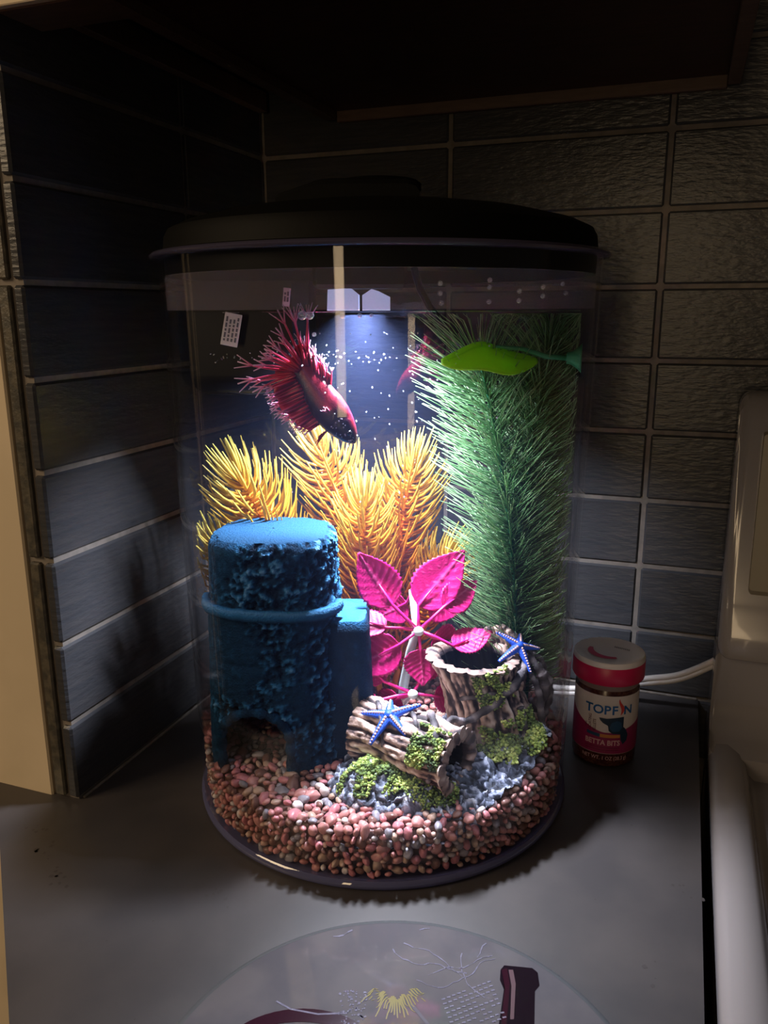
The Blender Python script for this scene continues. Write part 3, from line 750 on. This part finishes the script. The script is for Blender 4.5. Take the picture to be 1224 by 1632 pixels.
# ---------------------------------------------------------------- yellow bushy plants
def frond(parent, base, tip, bow, n, ln, seed, rmax=2.14, wid=.95):
    random.seed(seed); A, B = Vector(L(*base)), Vector(L(*tip)); C = (A+B)/2+Vector(L(*bow))-Vector(L(0,0,0))
    def q(t): return A*(1-t)**2+C*2*t*(1-t)+B*t*t
    pts = [q(i/16) for i in range(17)]
    f = part('frond', MB().tube(pts, [.05-.03*i/16 for i in range(17)], 6), 'stem_orange', parent, sharp=None)
    b = MB(); ctr = Vector((TC[0], TC[1], 0))
    for k in range(n):
        t = (.16+.86*(k/n))
        tt = min(t, 1); p = q(tt); tg = (q(min(tt+.02,1.0))-q(max(tt-.02,0))).normalized()
        u = tg.orthogonal().normalized(); w_ = tg.cross(u); a = k*2.39996+rnd(-.3,.3)
        d = u*math.cos(a)+w_*math.sin(a); l_ = ln*(.65+.5*rnd(.6,1))*(1-.25*max(0,tt-.85)/.15)*(.65+.35*min(1, t/.5))
        out = 1.0-.6*max(0, (tt-.9)/.1); path = []
        for i in range(5):
            x = i/4; pp = p+(d*out*(1.05*x-.30*x*x)+tg*(.12*x+.62*x*x+.5*(1-out)*x))*l_
            h = Vector((pp.x, pp.y, 0))-ctr
            if h.length > rmax: h *= rmax/h.length; pp = Vector((ctr.x+h.x, ctr.y+h.y, pp.z))
            path.append(pp)
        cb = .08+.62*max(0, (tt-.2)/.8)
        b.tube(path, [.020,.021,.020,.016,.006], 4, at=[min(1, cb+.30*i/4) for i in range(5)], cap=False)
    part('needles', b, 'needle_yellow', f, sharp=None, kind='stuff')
yp = thing('artificial_plant', L(.1,-.9,.55), 'bushy yellow-orange artificial plant with fluffy fronds behind the magenta leaves', 'plant')
frond(yp, (-.05,-1.0,.6), (-.80,-1.02,4.02), (.25,0,.1), 250, .66, 1)
frond(yp, (-.02,-.75,.6), (-.22,-.52,3.40), (-.12,0,.1), 250, .56, 2)
frond(yp, (.05,-.95,.6), (.40,-.88,3.78), (-.12,0,.2), 250, .60, 3)
frond(yp, (.12,-.85,.6), (.88,-.62,2.66), (-.10,0,.35), 190, .52, 4)
yq = thing('artificial_plant', L(-1.35,-.75,.55), 'short fluffy yellow artificial plant behind the blue tower', 'plant')
frond(yq, (-1.05,-.85,.6), (-1.72,-.35,3.72), (.25,0,.4), 250, .68, 5, rmax=2.17)
frond(yq, (-1.25,-.8,.6), (-2.02,-.12,2.95), (-.05,0,.3), 160, .52, 6, rmax=2.17)

# ---------------------------------------------------------------- feathery green plants
def feather(base, tip, bow, n, ln, seed, label, rmax=2.17, t0=.10):
    random.seed(seed); g = thing('feathery_plant', L(*base), label, 'plant')
    A, B = Vector(L(*base)), Vector(L(*tip)); C = (A+B)/2+Vector(L(*bow))-Vector(L(0,0,0))
    def q(t): return A*(1-t)**2+C*2*t*(1-t)+B*t*t
    part('stem', MB().tube([q(i/24) for i in range(25)], [.040-.022*i/24 for i in range(25)], 7), 'stem_green', g, sharp=None)
    b = MB(); ctr = Vector((TC[0], TC[1], 0))
    for k in range(n):
        t = t0+(1-t0)*k/n; p = q(t); tg = (q(min(t+.02,1))-q(max(t-.02,0))).normalized()
        u = tg.orthogonal().normalized(); w_ = tg.cross(u); a = rnd(0, 2*PI); d = u*math.cos(a)+w_*math.sin(a)
        l_ = ln*rnd(.75,1.1)*(1-.30*max(0,(t-.93)/.07)); up = rnd(.35,.75)+.8*max(0,(t-.93)/.07); path = []; av = rnd(.2,.85)
        for i in range(4):
            x = i/3; pp = p+(d*x+tg*(up*x+.12*x*x))*l_*.92
            h = Vector((pp.x, pp.y, 0))-ctr
            if h.length > rmax: h *= rmax/h.length; pp = Vector((ctr.x+h.x, ctr.y+h.y, pp.z))
            if pp.z > 5.66: pp.z = 5.66
            path.append(pp)
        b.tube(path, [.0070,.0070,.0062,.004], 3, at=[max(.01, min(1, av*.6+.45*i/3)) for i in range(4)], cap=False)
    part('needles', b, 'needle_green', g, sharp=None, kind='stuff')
feather((1.62,-.10,.60), (1.10,.08,5.18), (.42,.0,-.3), 1250, .84, 1, 'feathery green artificial plant leaning under the bright green leaf')
feather((1.60,-.30,.60), (1.93,-.05,5.50), (-.18,0,0), 1250, .76, 2, 'tall feathery green artificial plant reaching the waterline')
feather((1.85,-.40,.60), (2.02,-.45,5.1), (.0,0,0), 900, .6, 3, 'feathery green artificial plant pressed against the tank wall beside tall one')

# ---------------------------------------------------------------- magenta leafy plant
mg = thing('magenta_plant', L(.4,.2,.55), 'magenta broad-leaved artificial plant with white stem between the ornaments', 'plant')
part('stem', MB().tube([L(.22,.0,.55), L(.26,.05,1.2), L(.34,.15,1.7), L(.40,.30,2.03), L(.36,-.05,2.4)], [.06,.06,.055,.045,.04], 10), 'white_stem', mg, sharp=None, label='white plastic stem')
part('stem', MB().tube([L(.24,.1,.95), L(.30,.35,1.2), L(.34,.55,1.34)], [.05,.05,.045], 10), 'white_stem', mg, sharp=None, label='white plastic stem')
def leaf(o0, o1, tip, wd, curl, seed, N_hint=(0,1,.3), stalk=.02):
    """node o0, blade start o1, blade tip (tank coordinates)"""
    A, B, Tq = Vector(L(*o0)), Vector(L(*o1)), Vector(L(*tip)); t = (Tq-B); ln = t.length; t.normalize()
    N = Vector(L(*N_hint))-Vector(L(0,0,0)); sd = t.cross(N).normalized(); N = sd.cross(t).normalized()
    b = MB(); rows = []; at = []; m, n = 30, 17
    for i in range(m+1):
        x = i/m; w0 = wd*(max(0, math.sin(PI*x**.72)))**.85*(1-.12*x)
        if i == m: w0 = .004
        row = []
        for j in range(n):
            y = (j/(n-1)-.5)*2; ser = 1+(.05*((i % 2)*2-1) if abs(y) == 1 and 2 < i < m-1 else 0)
            vein = abs(((x*8 - abs(y)*1.6) % 1)-.5)*2; hv = .012*(vein**3)+(.02*math.exp(-(y/.08)**2))
            hgt = curl*ln*(x*x)*-.25 - .16*w0*(1-abs(y))*1.0 + hv*.8
            row.append(tuple(B+t*(x*ln)+sd*(w0*y*ser)+N*hgt)); at.append(max(.02, min(1, .32+.5*vein**4+.6*math.exp(-(y/.07)**2)+.15*nz((x*4,y*4,seed),3))))
        rows.append(row)
    b.grid(rows, at=at)
    o = part('leaf', b, 'magenta_leaf', mg, sharp=None); md = o.modifiers.new('thick', 'SOLIDIFY'); md.thickness = .012*U
    part('stalk', MB().tube([A, (A+B)/2+N*.02, B, B+t*ln*.4], [stalk*1.2, stalk, stalk, .006], 6), 'magenta_stalk', o, sharp=None)
n1 = (.42,.42,2.07)
leaf(n1, (.12,.38,2.37), (-.27,.30,2.98), .27, .1, 1)
leaf(n1, (.42,.30,2.33), (.98,.05,2.93), .30, .1, 2, (.1,1,.4))
leaf(n1, (.72,.32,2.32), (1.15,.05,2.55), .20, .2, 3, (.3,1,.5))
leaf(n1, (.05,.40,2.10), (-.50,.25,2.22), .20, .3, 4, (0,.6,1))
leaf(n1, (.20,.50,1.93), (-.42,.55,1.62), .27, .2, 5, (-.1,1,.3))
leaf(n1, (.44,.52,1.88), (.47,.62,1.46), .22, .1, 6, (0,1,.2))
leaf(n1, (.82,.48,1.90), (1.30,.30,2.02), .20, .2, 7, (0,.5,1))
leaf(n1, (.60,.35,1.95), (.95,.05,1.70), .22, .2, 8, (0,1,.3))
leaf((.38,-.05,2.4), (.30,-.15,2.2), (-.05,-.2,2.0), .22, .1, 9, (0,1,.3))
leaf((.38,-.05,2.4), (.6,-.15,2.25), (.98,-.2,2.05), .26, .1, 10, (0,1,.3))
n2 = (.35,.60,1.36)
leaf(n2, (.02,.58,1.50), (-.30,.45,1.80), .20, .1, 11, (0,1,.2))
leaf(n2, (-.05,.66,1.30), (-.55,.70,1.22), .17, .3, 12, (0,.7,.9))
leaf(n2, (.60,.60,1.32), (.95,.50,1.22), .18, .2, 13, (0,1,.5))
leaf(n2, (.45,.55,1.52), (.62,.40,1.82), .17, .1, 14, (0,1,.2))
leaf(n2, (.20,.5,1.25), (-.1,.35,1.0), .2, .1, 15, (0,1,.3))
for nn in (n1, n2): part('flower_centre', MB().ico(L(nn[0], nn[1]+.03, nn[2]), (.062,.062,.055), 2), 'white_stem', mg, sharp=None, label='white bead at the leaf whorl')

# ---------------------------------------------------------------- resting leaf
hl = thing('leaf_hammock', L(1.8,.35,5.15), 'bright green resting leaf floating below the waterline beside feathery plants', 'leaf hammock')
b = MB(); rows = []; at = []
for i in range(37):
    x = i/36; w0 = .30*math.sin(PI*min(1, x*.97+.015))**.7
    row = []
    for j in range(15):
        y = (j/14-.5)*2
        z = 5.185+.150*math.sin(PI*min(1, x*1.35))**1.0*(x < .74)+(.150*math.sin(PI*.999)*0)+.0
        z = 5.18+.155*math.exp(-((x-.42)/.26)**2)-.10*(y*y)*(w0/.3)*math.exp(-((x-.45)/.4)**2)
        z -= .13*y*(w0/.3); row.append(L(.62+1.05*x, .75+w0*y*.9-.25*x, z)); at.append(.75+.2*nz((x*3,y*2,1),3)-.5*math.exp(-(y/.05)**2))
    rows.append(row)
b.grid(rows, at=at); o = part('blade', b, 'hammock_leaf', hl, sharp=None); md = o.modifiers.new('thick', 'SOLIDIFY'); md.thickness = .02*U
part('stalk', MB().tube([L(1.2,.62,5.33), L(1.5,.56,5.30), L(1.75,.50,5.22), L(1.98,.50,5.20)], [.015,.025,.03,.03], 8), 'hammock_stem', hl, sharp=None)
cc = Vector(L(2.0,.50,5.20)); dr = (cc-Vector((TC[0],TC[1],5.20))).normalized()
part('suction_cup', MB().tube([cc-dr*.02, cc+dr*.03, cc+dr*.10, cc+dr*.135], [.06,.07,.12,.16], 20), 'hammock_stem', hl, sharp=None)

# ---------------------------------------------------------------- betta fish
random.seed(5)
fh = thing('betta_fish', L(-.6,.5,4.3), 'dark red betta fish swimming head down with frayed pink fins', 'fish')
HD, TL = Vector((-.285, .62, 4.315)), Vector((-.86, .42, 5.09))         # tank coordinates
ax = (TL-HD).normalized(); dors = Vector((.80, .05, .60)); dors = (dors-ax*dors.dot(ax)).normalized(); side = ax.cross(dors)
if side.y < 0: side = -side                                              # towards the room
LEN = (TL-HD).length
def fpt(t, up, sd): q = HD+ax*(t*LEN)+dors*up+side*sd; return L(q.x, q.y, q.z)
PR = [(0,.012,.010),(.025,.045,.04),(.07,.082,.065),(.14,.120,.088),(.24,.158,.105),(.36,.185,.112),(.5,.190,.105),(.64,.172,.088),(.78,.140,.066),(.9,.112,.046),(1.0,.10,.032),(1.06,.085,.02)]
b = MB(); rows = []; at = []
PT = np.array(PR); ts = np.linspace(0, 1.06, 56)
for t in ts:
    hh = np.interp(t, PT[:,0], PT[:,1]); ww = np.interp(t, PT[:,0], PT[:,2]); c0 = -.012*math.sin(PI*min(1,t))
    row = []
    for i in range(36):
        a = 2*PI*i/36; u_ = math.sin(a); v_ = math.cos(a)
        gill = -.010*math.exp(-((t-.30+.06*u_*u_)/.018)**2)*abs(v_); mouth = -.02*math.exp(-(u_/.18)**2)*math.exp(-(t/.03)**2)
        row.append(fpt(t, c0+(hh+gill)*u_, (ww+gill+mouth)*v_))
        col = .18+.50*max(0, min(1, (t-.28)/.3))*max(0, 1-abs(u_-.15)*1.2)+.75*max(0, u_-.45)+.10*nz((t*14,a*3,0),2)
        if t < .26 and u_ < .5: col = .06
        at.append(max(.01, min(1, col)))
    rows.append(row)
b.grid(rows, at=at, closeu=True); b.f.append(tuple(range(36))[::-1]); b.f.append(tuple(55*36+i for i in range(36)))
body = part('body', b, 'fish_body', fh, sharp=None)
for sg in (1, -1):
    e_ = fpt(.115, .028, sg*.078); part('eye', MB().ico(e_, .030, 2), 'fish_eye', fh, sharp=None)
b = MB()
for k in range(26):
    t = rnd(.04,.30); u_ = rnd(-.75,.4); hh = np.interp(t, PT[:,0], PT[:,1]); ww = np.interp(t, PT[:,0], PT[:,2]); b.ico(fpt(t, hh*u_, ww*math.sqrt(1-u_*u_)), rnd(.005,.010), 1)
part('spots', b, 'fish_spot', fh, sharp=None, kind='stuff')
def fin(name, rays, fork=True, mem=.62, r=.016):
    """rays: (root(t,up), direction angle in the s-z plane in degrees, length, depth sway, curl)"""
    br = MB(); bm_ = MB(); prev = None
    for (t, up), dg, l_, sw, cu in rays:
        R0 = HD+ax*(t*LEN)+dors*up; pts = []
        for i in range(9):
            x = i/8; a = math.radians(dg+cu*x*x*40); 
            q = R0 if i == 0 else pts[-1]+Vector((math.cos(a), 0, math.sin(a)))*(l_/8)
            q = Vector((q.x, R0.y+sw*x*x+.03*math.sin(x*5+dg), q.z)); pts.append(q)
        W = [Vector(L(*p)) for p in pts]
        br.tube(W, [r*(1-.6*(i/8)) for i in range(9)], 6, at=[.12+.88*(i/8)**1.1 for i in range(9)])
        if fork:
            for sg in (-1, 1):
                a = math.radians(dg+cu*40+sg*rnd(16,30)); p0 = pts[6]; fk = [p0+Vector((math.cos(a), .05*sg, math.sin(a)))*(l_*.30*i/4) for i in range(5)]
                br.tube([L(*p) for p in fk], [r*.55*(1-.55*i/4) for i in range(5)], 5, at=[.7+.3*i/4 for i in range(5)])
        if prev is not None:
            k = int(8*mem); rows = [[L(*(prev[i]*(1-y)+pts[i]*y+Vector((0,.012*math.sin(y*PI)*(1 if len(bm_.v) % 2 else -1),0)))) for y in (0,.25,.5,.75,1)] for i in range(k+1)]
            bm_.grid(rows, at=[.05+.95*i/k for i in range(k+1) for _ in range(5)])
        prev = pts
    o = part(name, br, 'fish_ray', fh, sharp=None)
    m_ = part('membrane', bm_, 'fish_membrane', o, sharp=None); md = m_.modifiers.new('thick', 'SOLIDIFY'); md.thickness = .006*U
tail = []
for i in range(17):
    x = i/16; dg = 196-112*x; ln_ = .54+.11*math.sin(x*9)+.07*rnd(-1,1)
    if 4 <= i <= 6: ln_ *= .84
    tail.append(((1.0, -.085+.17*x), dg+rnd(-4,4), ln_, rnd(-.12,.18), rnd(-.35,.35)))
fin('caudal_fin', tail, r=.019, mem=.45)
an = []
for i in range(16):
    x = i/15; t = .40+.58*x; an.append(((t, -np.interp(t, PT[:,0], PT[:,1])*.85), 214-14*x+rnd(-4,4), .20+.22*math.sin(x*PI*.75)+rnd(-.02,.02), rnd(-.05,.15), rnd(-.3,.1)))
fin('anal_fin', an, r=.015, mem=.8)
do = []
for i in range(9):
    x = i/8; t = .66+.32*x; do.append(((t, np.interp(t, PT[:,0], PT[:,1])*.85), 84+22*x+rnd(-4,4), .20+.16*x, rnd(-.05,.05), rnd(0,.5)))
fin('dorsal_fin', do, r=.014, mem=.7)
fin('pectoral_fin', [((.36,-.02), 118+9*i, .15+.02*(i % 2), .16, .1) for i in range(4)], fork=False, r=.008, mem=.9)
fin('pelvic_fin', [((.30,-.13), 215+7*i, .20+.04*i, .05, .2) for i in range(3)], fork=False, r=.008, mem=.8)

# ---------------------------------------------------------------- bubbles and droplets
random.seed(9); b = MB()
for k in range(130):
    s_, d, z = rnd(-1.0,1.3), rnd(-.6,1.2), 3.6+1.9*rnd(0,1)**.6; b.ico(L(s_,d,z), rnd(.004,.011), 1)
for k in range(90): b.ico(L(rnd(-1.9,.1), rnd(-.3,.6), 5.20+rnd(-.06,.06)), rnd(.003,.008), 1)
for s_, z, r in ((-.82,5.655,.05),(-.74,5.655,.045),(-.70,5.46,.022),(-.1,5.65,.02),(-.4,5.65,.03),(-.22,5.65,.025)): b.ico(L(s_,.6,z), r, 2)
for (a, z) in ((.22,5.92),(.22,5.84),(.225,5.76),(.42,5.95),(.42,5.89),(.42,5.77),(.56,5.86),(.56,5.78),(.69,5.90),(.69,5.82),(.82,5.93),(.85,5.85)):
    q = rin(z)-.03; b.ico(L(q*math.sin(a), q*math.cos(a), z), .022, 1)
single('air_bubbles', b, 'bubble', 'tiny air bubbles and droplets in the fish tank water', 'bubbles', kind='stuff', sharp=None)

# ================================================================ FISH FOOD JAR
JC = (5.80, -2.00); JA = math.atan2(-12.073-JC[1], 6.423-JC[0])
jar = thing('fish_food_jar', (JC[0], JC[1], 0), 'small fish food jar with red and white cap beside the fish tank', 'jar')
part('jar_body', MB().lathe([(0,.0),(.36,.0),(.39,.02),(.40,.05),(.40,1.02),(.385,1.06),(0,1.06)], (*JC,0), 72), 'jar_plastic', jar, sharp=40)
part('neck', MB().lathe([(.385,1.05),(.392,1.09),(.392,1.18)], (*JC,0), 72), 'jar_neck', jar)
cp = part('cap', MB().lathe([(.392,1.15),(.445,1.15),(.452,1.165),(.452,1.375),(.445,1.385),(.3,1.385)], (*JC,0), 72), 'lid_red', jar, sharp=40, label='red cap ring')
part('cap_top', MB().lathe([(.446,1.38),(.449,1.39),(.446,1.435),(.435,1.45),(.36,1.452),(.35,1.446),(0,1.446)], (*JC,0), 72), 'lid_white', cp, sharp=40, label='white cap disc')
b = MB(); rows = []
for i in range(31):
    a = math.radians(168)+math.radians(128)*i/30; wd = .042*math.sin(PI*(.06+.88*i/30))**.5+.004
    rows.append([(JC[0]-.0+r_*math.cos(a), JC[1]+r_*math.sin(a), 1.4495) for r_ in (.235-wd, .235+wd)])
b.grid(rows); part('dispenser_slot', b, 'lid_red', cp, smooth=False)
b = MB()
for i in range(9): b.box(.05+i*.022, .066+i*.022, .12-.006*i, .16-.006*i, 1.446, 1.4495, 0, Matrix.Translation((JC[0],JC[1],0)))
part('cap_marking', b, 'ink_grey', cp, smooth=False)
def on_jar(x, z, r): a = JA+x/.40; return (JC[0]+r*math.cos(a), JC[1]+r*math.sin(a), z)
b = MB().lathe([(.404,.20),(.404,1.0)], (*JC,0), 72); part('label', b, 'label_cream', jar, label='cream paper label')
b = MB(); rows = [[], []]
for i in range(145):
    a = -PI+2*PI*i/144; x = a*.40; top = .50+.16*max(0, -x/.4)**1.5+.10*max(0, (x-.12)/.4)
    rows[0].append(on_jar(x, .205, .4065)); rows[1].append(on_jar(x, min(top,.8), .4065))
b.grid(rows); part('label_band', b, 'label_maroon', jar, label='maroon lower label band')
def text(body, size, x0, z0, material, r=.410, rot=False, align='LEFT', fat=0.0, xs=1.0, name='lettering'):
    cu = bpy.data.curves.new('t', 'FONT'); cu.body = body; cu.size = size; cu.align_x = align; cu.offset = fat; cu.resolution_u = 3
    to = bpy.data.objects.new('t', cu); COL.objects.link(to); dg = bpy.context.evaluated_depsgraph_get(); dg.update()
    me = bpy.data.meshes.new_from_object(to.evaluated_get(dg)); b = MB()
    vs = [(v.co.x*xs, v.co.y) for v in me.vertices]
    if rot: vs = [(-y, x) for x, y in vs]
    b.add([on_jar(x0+x, z0+y, r) for x, y in vs], [tuple(p.vertices) for p in me.polygons])
    bpy.data.objects.remove(to); bpy.data.curves.remove(cu); bpy.data.meshes.remove(me)
    part(name, b, material, jar, smooth=False)
text('TOP', .165, -.255, .755, 'ink_blue', fat=.004); text('F', .165, .075, .755, 'ink_blue', fat=.004); text('N', .165, .225, .755, 'ink_blue', fat=.004)
b = MB(); rows = []
for i in range(17):
    x = i/16; wd = .003+.026*math.sin(PI*x)**1.0*(1-.5*x); cx_ = .19+.025*math.sin(x*5); z = .745+.22*x; rows.append([on_jar(cx_-wd, z, .4105), on_jar(cx_+wd, z, .4105)])
b.grid(rows); part('logo_fish', b, 'ink_red', jar, smooth=False)
text('FLOATING', .055, -.165, .50, 'ink_plum', r=.412, rot=True, xs=.85); text('PELLETS', .055, -.105, .50, 'ink_plum', r=.412, rot=True, xs=.85); text('MINI', .032, -.225, .535, 'ink_plum', r=.412, rot=True)
def flat(pts, r, material, name):
    n = len(pts); b = MB(); xa, xb = min(p[0] for p in pts), max(p[0] for p in pts); k = max(4, int((xb-xa)/.012))
    def cuts(x):
        c = []
        for i in range(n):
            (x1, z1), (x2, z2) = pts[i], pts[(i+1) % n]
            if (x1 <= x) != (x2 <= x): c.append(z1+(z2-z1)*(x-x1)/(x2-x1))
        return sorted(c)
    for i in range(k):                                   # narrow upright slices that follow the curved label
        x0, x1 = xa+(xb-xa)*i/k, xa+(xb-xa)*(i+1)/k; c = cuts((x0+x1)/2); c0, c1 = cuts(x0+1e-5), cuts(x1-1e-5)
        if len(c0) != len(c): c0 = c
        if len(c1) != len(c): c1 = c
        for j in range(0, len(c)-1, 2): b.add([on_jar(x0,c0[j],r), on_jar(x1,c1[j],r), on_jar(x1,c1[j+1],r), on_jar(x0,c0[j+1],r)], [(0,1,2,3)])
    part(name, b, material, jar, smooth=False)
flat([(-.07,.70),(.02,.695),(.12,.71),(.24,.72),(.235,.64),(.24,.58),(.28,.53),(.31,.46),(.30,.38),(.24,.33),(.21,.40),(.20,.48),(.10,.49),(.05,.53),(.04,.60),(-.02,.63),(-.06,.67)], .4100, 'ink_fish', 'printed_fish')
flat([(.08,.64),(.15,.67),(.21,.64),(.22,.57),(.18,.52),(.10,.52),(.06,.57)], .4108, 'ink_fish2', 'printed_fish')
flat([(-.22,.445),(-.05,.430),(-.05,.475),(-.22,.490)], .4085, 'ink_fish2', 'banner'); flat([(-.05,.430),(.20,.430),(.20,.470),(-.05,.475)], .4085, 'ink_orange', 'banner')
text('BETTA BITS', .098, -.235, .325, 'ink_pink', fat=.003, xs=.88)
for zz in (.285,.250): flat([(-.23,zz),(.20,zz),(.20,zz+.006),(-.23,zz+.006)], .4095, 'ink_plum', 'fine_print')
text('NET WT. 1 OZ (28.3 g)', .072, -.27, .115, 'ink_pink', r=.406, xs=.82)

# white twin power cord
def spline(P, n=10):
    P = [Vector(p) for p in P]; out = []
    for i in range(len(P)-1):
        p0, p1, p2, p3 = P[max(i-1,0)], P[i], P[i+1], P[min(i+2,len(P)-1)]
        for k in range(n):
            t = k/n; out.append(.5*((2*p1)+(p2-p0)*t+(2*p0-5*p1+4*p2-p3)*t*t+(3*p1-p0-3*p2+p3)*t**3))
    return out+[P[-1]]
cp_ = spline([(4.6,-.55,.05),(5.2,-.45,.06),(5.7,-.45,.18),(6.21,-.50,.40),(6.7,-.52,.56),(7.17,-.50,.86),(7.5,-.30,1.05)])
cd = thing('power_cord', (5.9,-.5,0), 'white twin-core power cord running behind the jar to the stove', 'cord')
for dz in (-.035, .035): part('core', MB().tube([p+Vector((0,0,dz)) for p in cp_], .045, 10), 'cord_white', cd, sharp=None)

# ================================================================ ROUND GLASS BOARD
BC = (4.886, -7.737); BR = 1.92
bd = thing('round_glass_board', (BC[0], BC[1], 0), 'round pale glass cutting board with wine bottle print before the fish tank', 'cutting board')
part('disc', MB().lathe([(0,.02),(BR-.05,.02),(BR-.012,.035),(BR-.012,.085),(BR-.05,.10),(0,.10)], (*BC,0), 160), 'board_white', bd, sharp=40)
part('rim', MB().lathe([(BR-.04,.025),(BR,.04),(BR+.008,.062),(BR,.085),(BR-.05,.101)], (*BC,0), 160), 'board_edge', bd, sharp=60, label='clear polished glass edge')
for k in range(4):
    a = PI/4+k*PI/2; part('rubber_foot', MB().lathe([(0,0),(.1,0),(.1,.025),(0,.025)], (BC[0]+1.5*math.cos(a), BC[1]+1.5*math.sin(a), 0), 16), 'black_plastic', bd)
# printed motif: x right, y away, seen from the camera side
BXr = np.array([.94,.34]); BYa = np.array([-.34,.94])
def bp(x, y, z=.1035): q = np.array(BC)+x*BXr+y*BYa; return (q[0], q[1], z)
def decal(name, pts, material, z):
    n = len(pts); c = np.mean(pts, 0); b = MB(); b.add([bp(*c, z)]+[bp(x, y, z) for x, y in pts], [(0, 1+i, 1+(i+1)%n) for i in range(n)]); part(name, b, material, bd, smooth=False)
def stroke(name, pts, wd, material, z):
    b = MB(); rows = []
    for i, (x, y) in enumerate(pts):
        x2, y2 = pts[min(i+1,len(pts)-1)]; x1, y1 = pts[max(i-1,0)]; dx, dy = x2-x1, y2-y1; l_ = math.hypot(dx,dy) or 1; w0 = wd[i] if hasattr(wd,'__len__') else wd
        rows.append([bp(x-dy/l_*w0, y+dx/l_*w0, z), bp(x+dy/l_*w0, y-dx/l_*w0, z)])
    b.grid(rows); part(name, b, material, bd, smooth=False)
decal('printed_bottle_neck', [(.98,1.36),(1.22,1.33),(1.26,1.28),(1.25,1.14),(1.20,1.08),(1.10,.55),(1.2,.0),(.7,.0),(.80,.55),(.94,1.10),(.92,1.20),(.94,1.31)], 'print_plum', .1022)
decal('printed_bottle_edge', [(.95,1.31),(1.00,1.33),(1.00,1.15),(.90,.70),(.86,.70),(.95,1.12)], 'print_wine', .1026)
decal('printed_bottle_sheen', [(1.01,1.31),(1.05,1.31),(1.05,1.16),(.98,.80),(.95,.80),(1.01,1.14)], 'print_sheen', .1028)
arc = [(-.75+.62*math.cos(t), .42+.42*math.sin(t)) for t in np.linspace(2.9,.1,24)]
stroke('printed_glass_rim', arc, [.02+.045*math.sin(PI*i/23) for i in range(24)], 'print_wine', .1022)
stroke('printed_glass_line', [(-.98,.98),(-.85,.90),(-.62,.85),(-.38,.86)], .008, 'board_pale', .1026)
random.seed(31); b = MB()
for k in range(26):
    a = math.radians(-15-150*k/25); l_ = rnd(.12,.24); x0 = .02+.30*(k/25-.5)*-1; p = [(x0+l_*i/4*math.cos(a)*.8, 1.06-.05*math.cos((k/25-.5)*5)+l_*i/4*math.sin(a)+.02*math.sin(i*1.5+k)) for i in range(5)]
    for i in range(4):
        w0, w1 = .009*(1-.12*i), .009*(1-.12*(i+1)); b.add([bp(p[i][0]-w0,p[i][1],.1024+k*.00002), bp(p[i][0]+w0,p[i][1],.1024+k*.00002), bp(p[i+1][0]+w1,p[i+1][1],.1024+k*.00002), bp(p[i+1][0]-w1,p[i+1][1],.1024+k*.00002)], [(0,1,2,3)])
part('printed_tassel', b, 'print_yellow', bd, smooth=False)
stroke('printed_line', [(.15,.95),(.28,.75),(.36,.55),(.40,.2)], .014, 'print_line', .1021)
# pale bluish veins, hatch marks and specks on the board
b = MB(); random.seed(17)
def vein(x, y, a, n, st, wd):
    pts = []
    for i in range(n):
        pts.append((x,y)); a += rnd(-.5,.5); x += st*math.cos(a); y += st*math.sin(a)
    for i in range(n-1):
        if max(math.hypot(*pts[i]), math.hypot(*pts[i+1])) > 1.84: continue
        w0 = wd*rnd(.1,.7); (x1,y1),(x2,y2) = pts[i], pts[i+1]; dx, dy = x2-x1, y2-y1; l_ = math.hypot(dx,dy)
        b.add([bp(x1-dy/l_*w0,y1+dx/l_*w0,.1025), bp(x1+dy/l_*w0,y1-dx/l_*w0,.1025), bp(x2+dy/l_*w0,y2-dx/l_*w0,.1025), bp(x2-dy/l_*w0,y2+dx/l_*w0,.1025)], [(0,3,2,1)])
vein(-.55,1.70,0,16,.05,.014); vein(.25,1.78,0,8,.05,.012); vein(0,1.55,-.8,16,.05,.010); vein(.1,1.62,-.3,14,.05,.009); vein(.2,1.2,0,18,.05,.009); vein(.62,1.5,-1.4,12,.05,.009); vein(.3,1.25,.5,14,.05,.008); vein(.75,1.45,.6,8,.05,.008)
for i in range(9):
    for j in range(10):
        x, y = .42+.045*j+.01*i, 1.0-.045*i+.02*j
        if rnd(0,1) < .8: b.box(-.016,.016,-.007,.007,0,.0004,0, Matrix.Translation(bp(x,y,.1024)) @ Matrix.Rotation(.6,4,'Z'))
for k in range(160):
    x, y = -.32+rnd(-.13,.10), .55+rnd(-.1,.55); r = rnd(.004,.011); b.box(-r,r,-r,r,0,.0004,0, Matrix.Translation(bp(x,y,.1024)) @ Matrix.Rotation(rnd(0,3),4,'Z'))
part('pale_marks', b, 'board_pale', bd, smooth=False, kind='stuff')
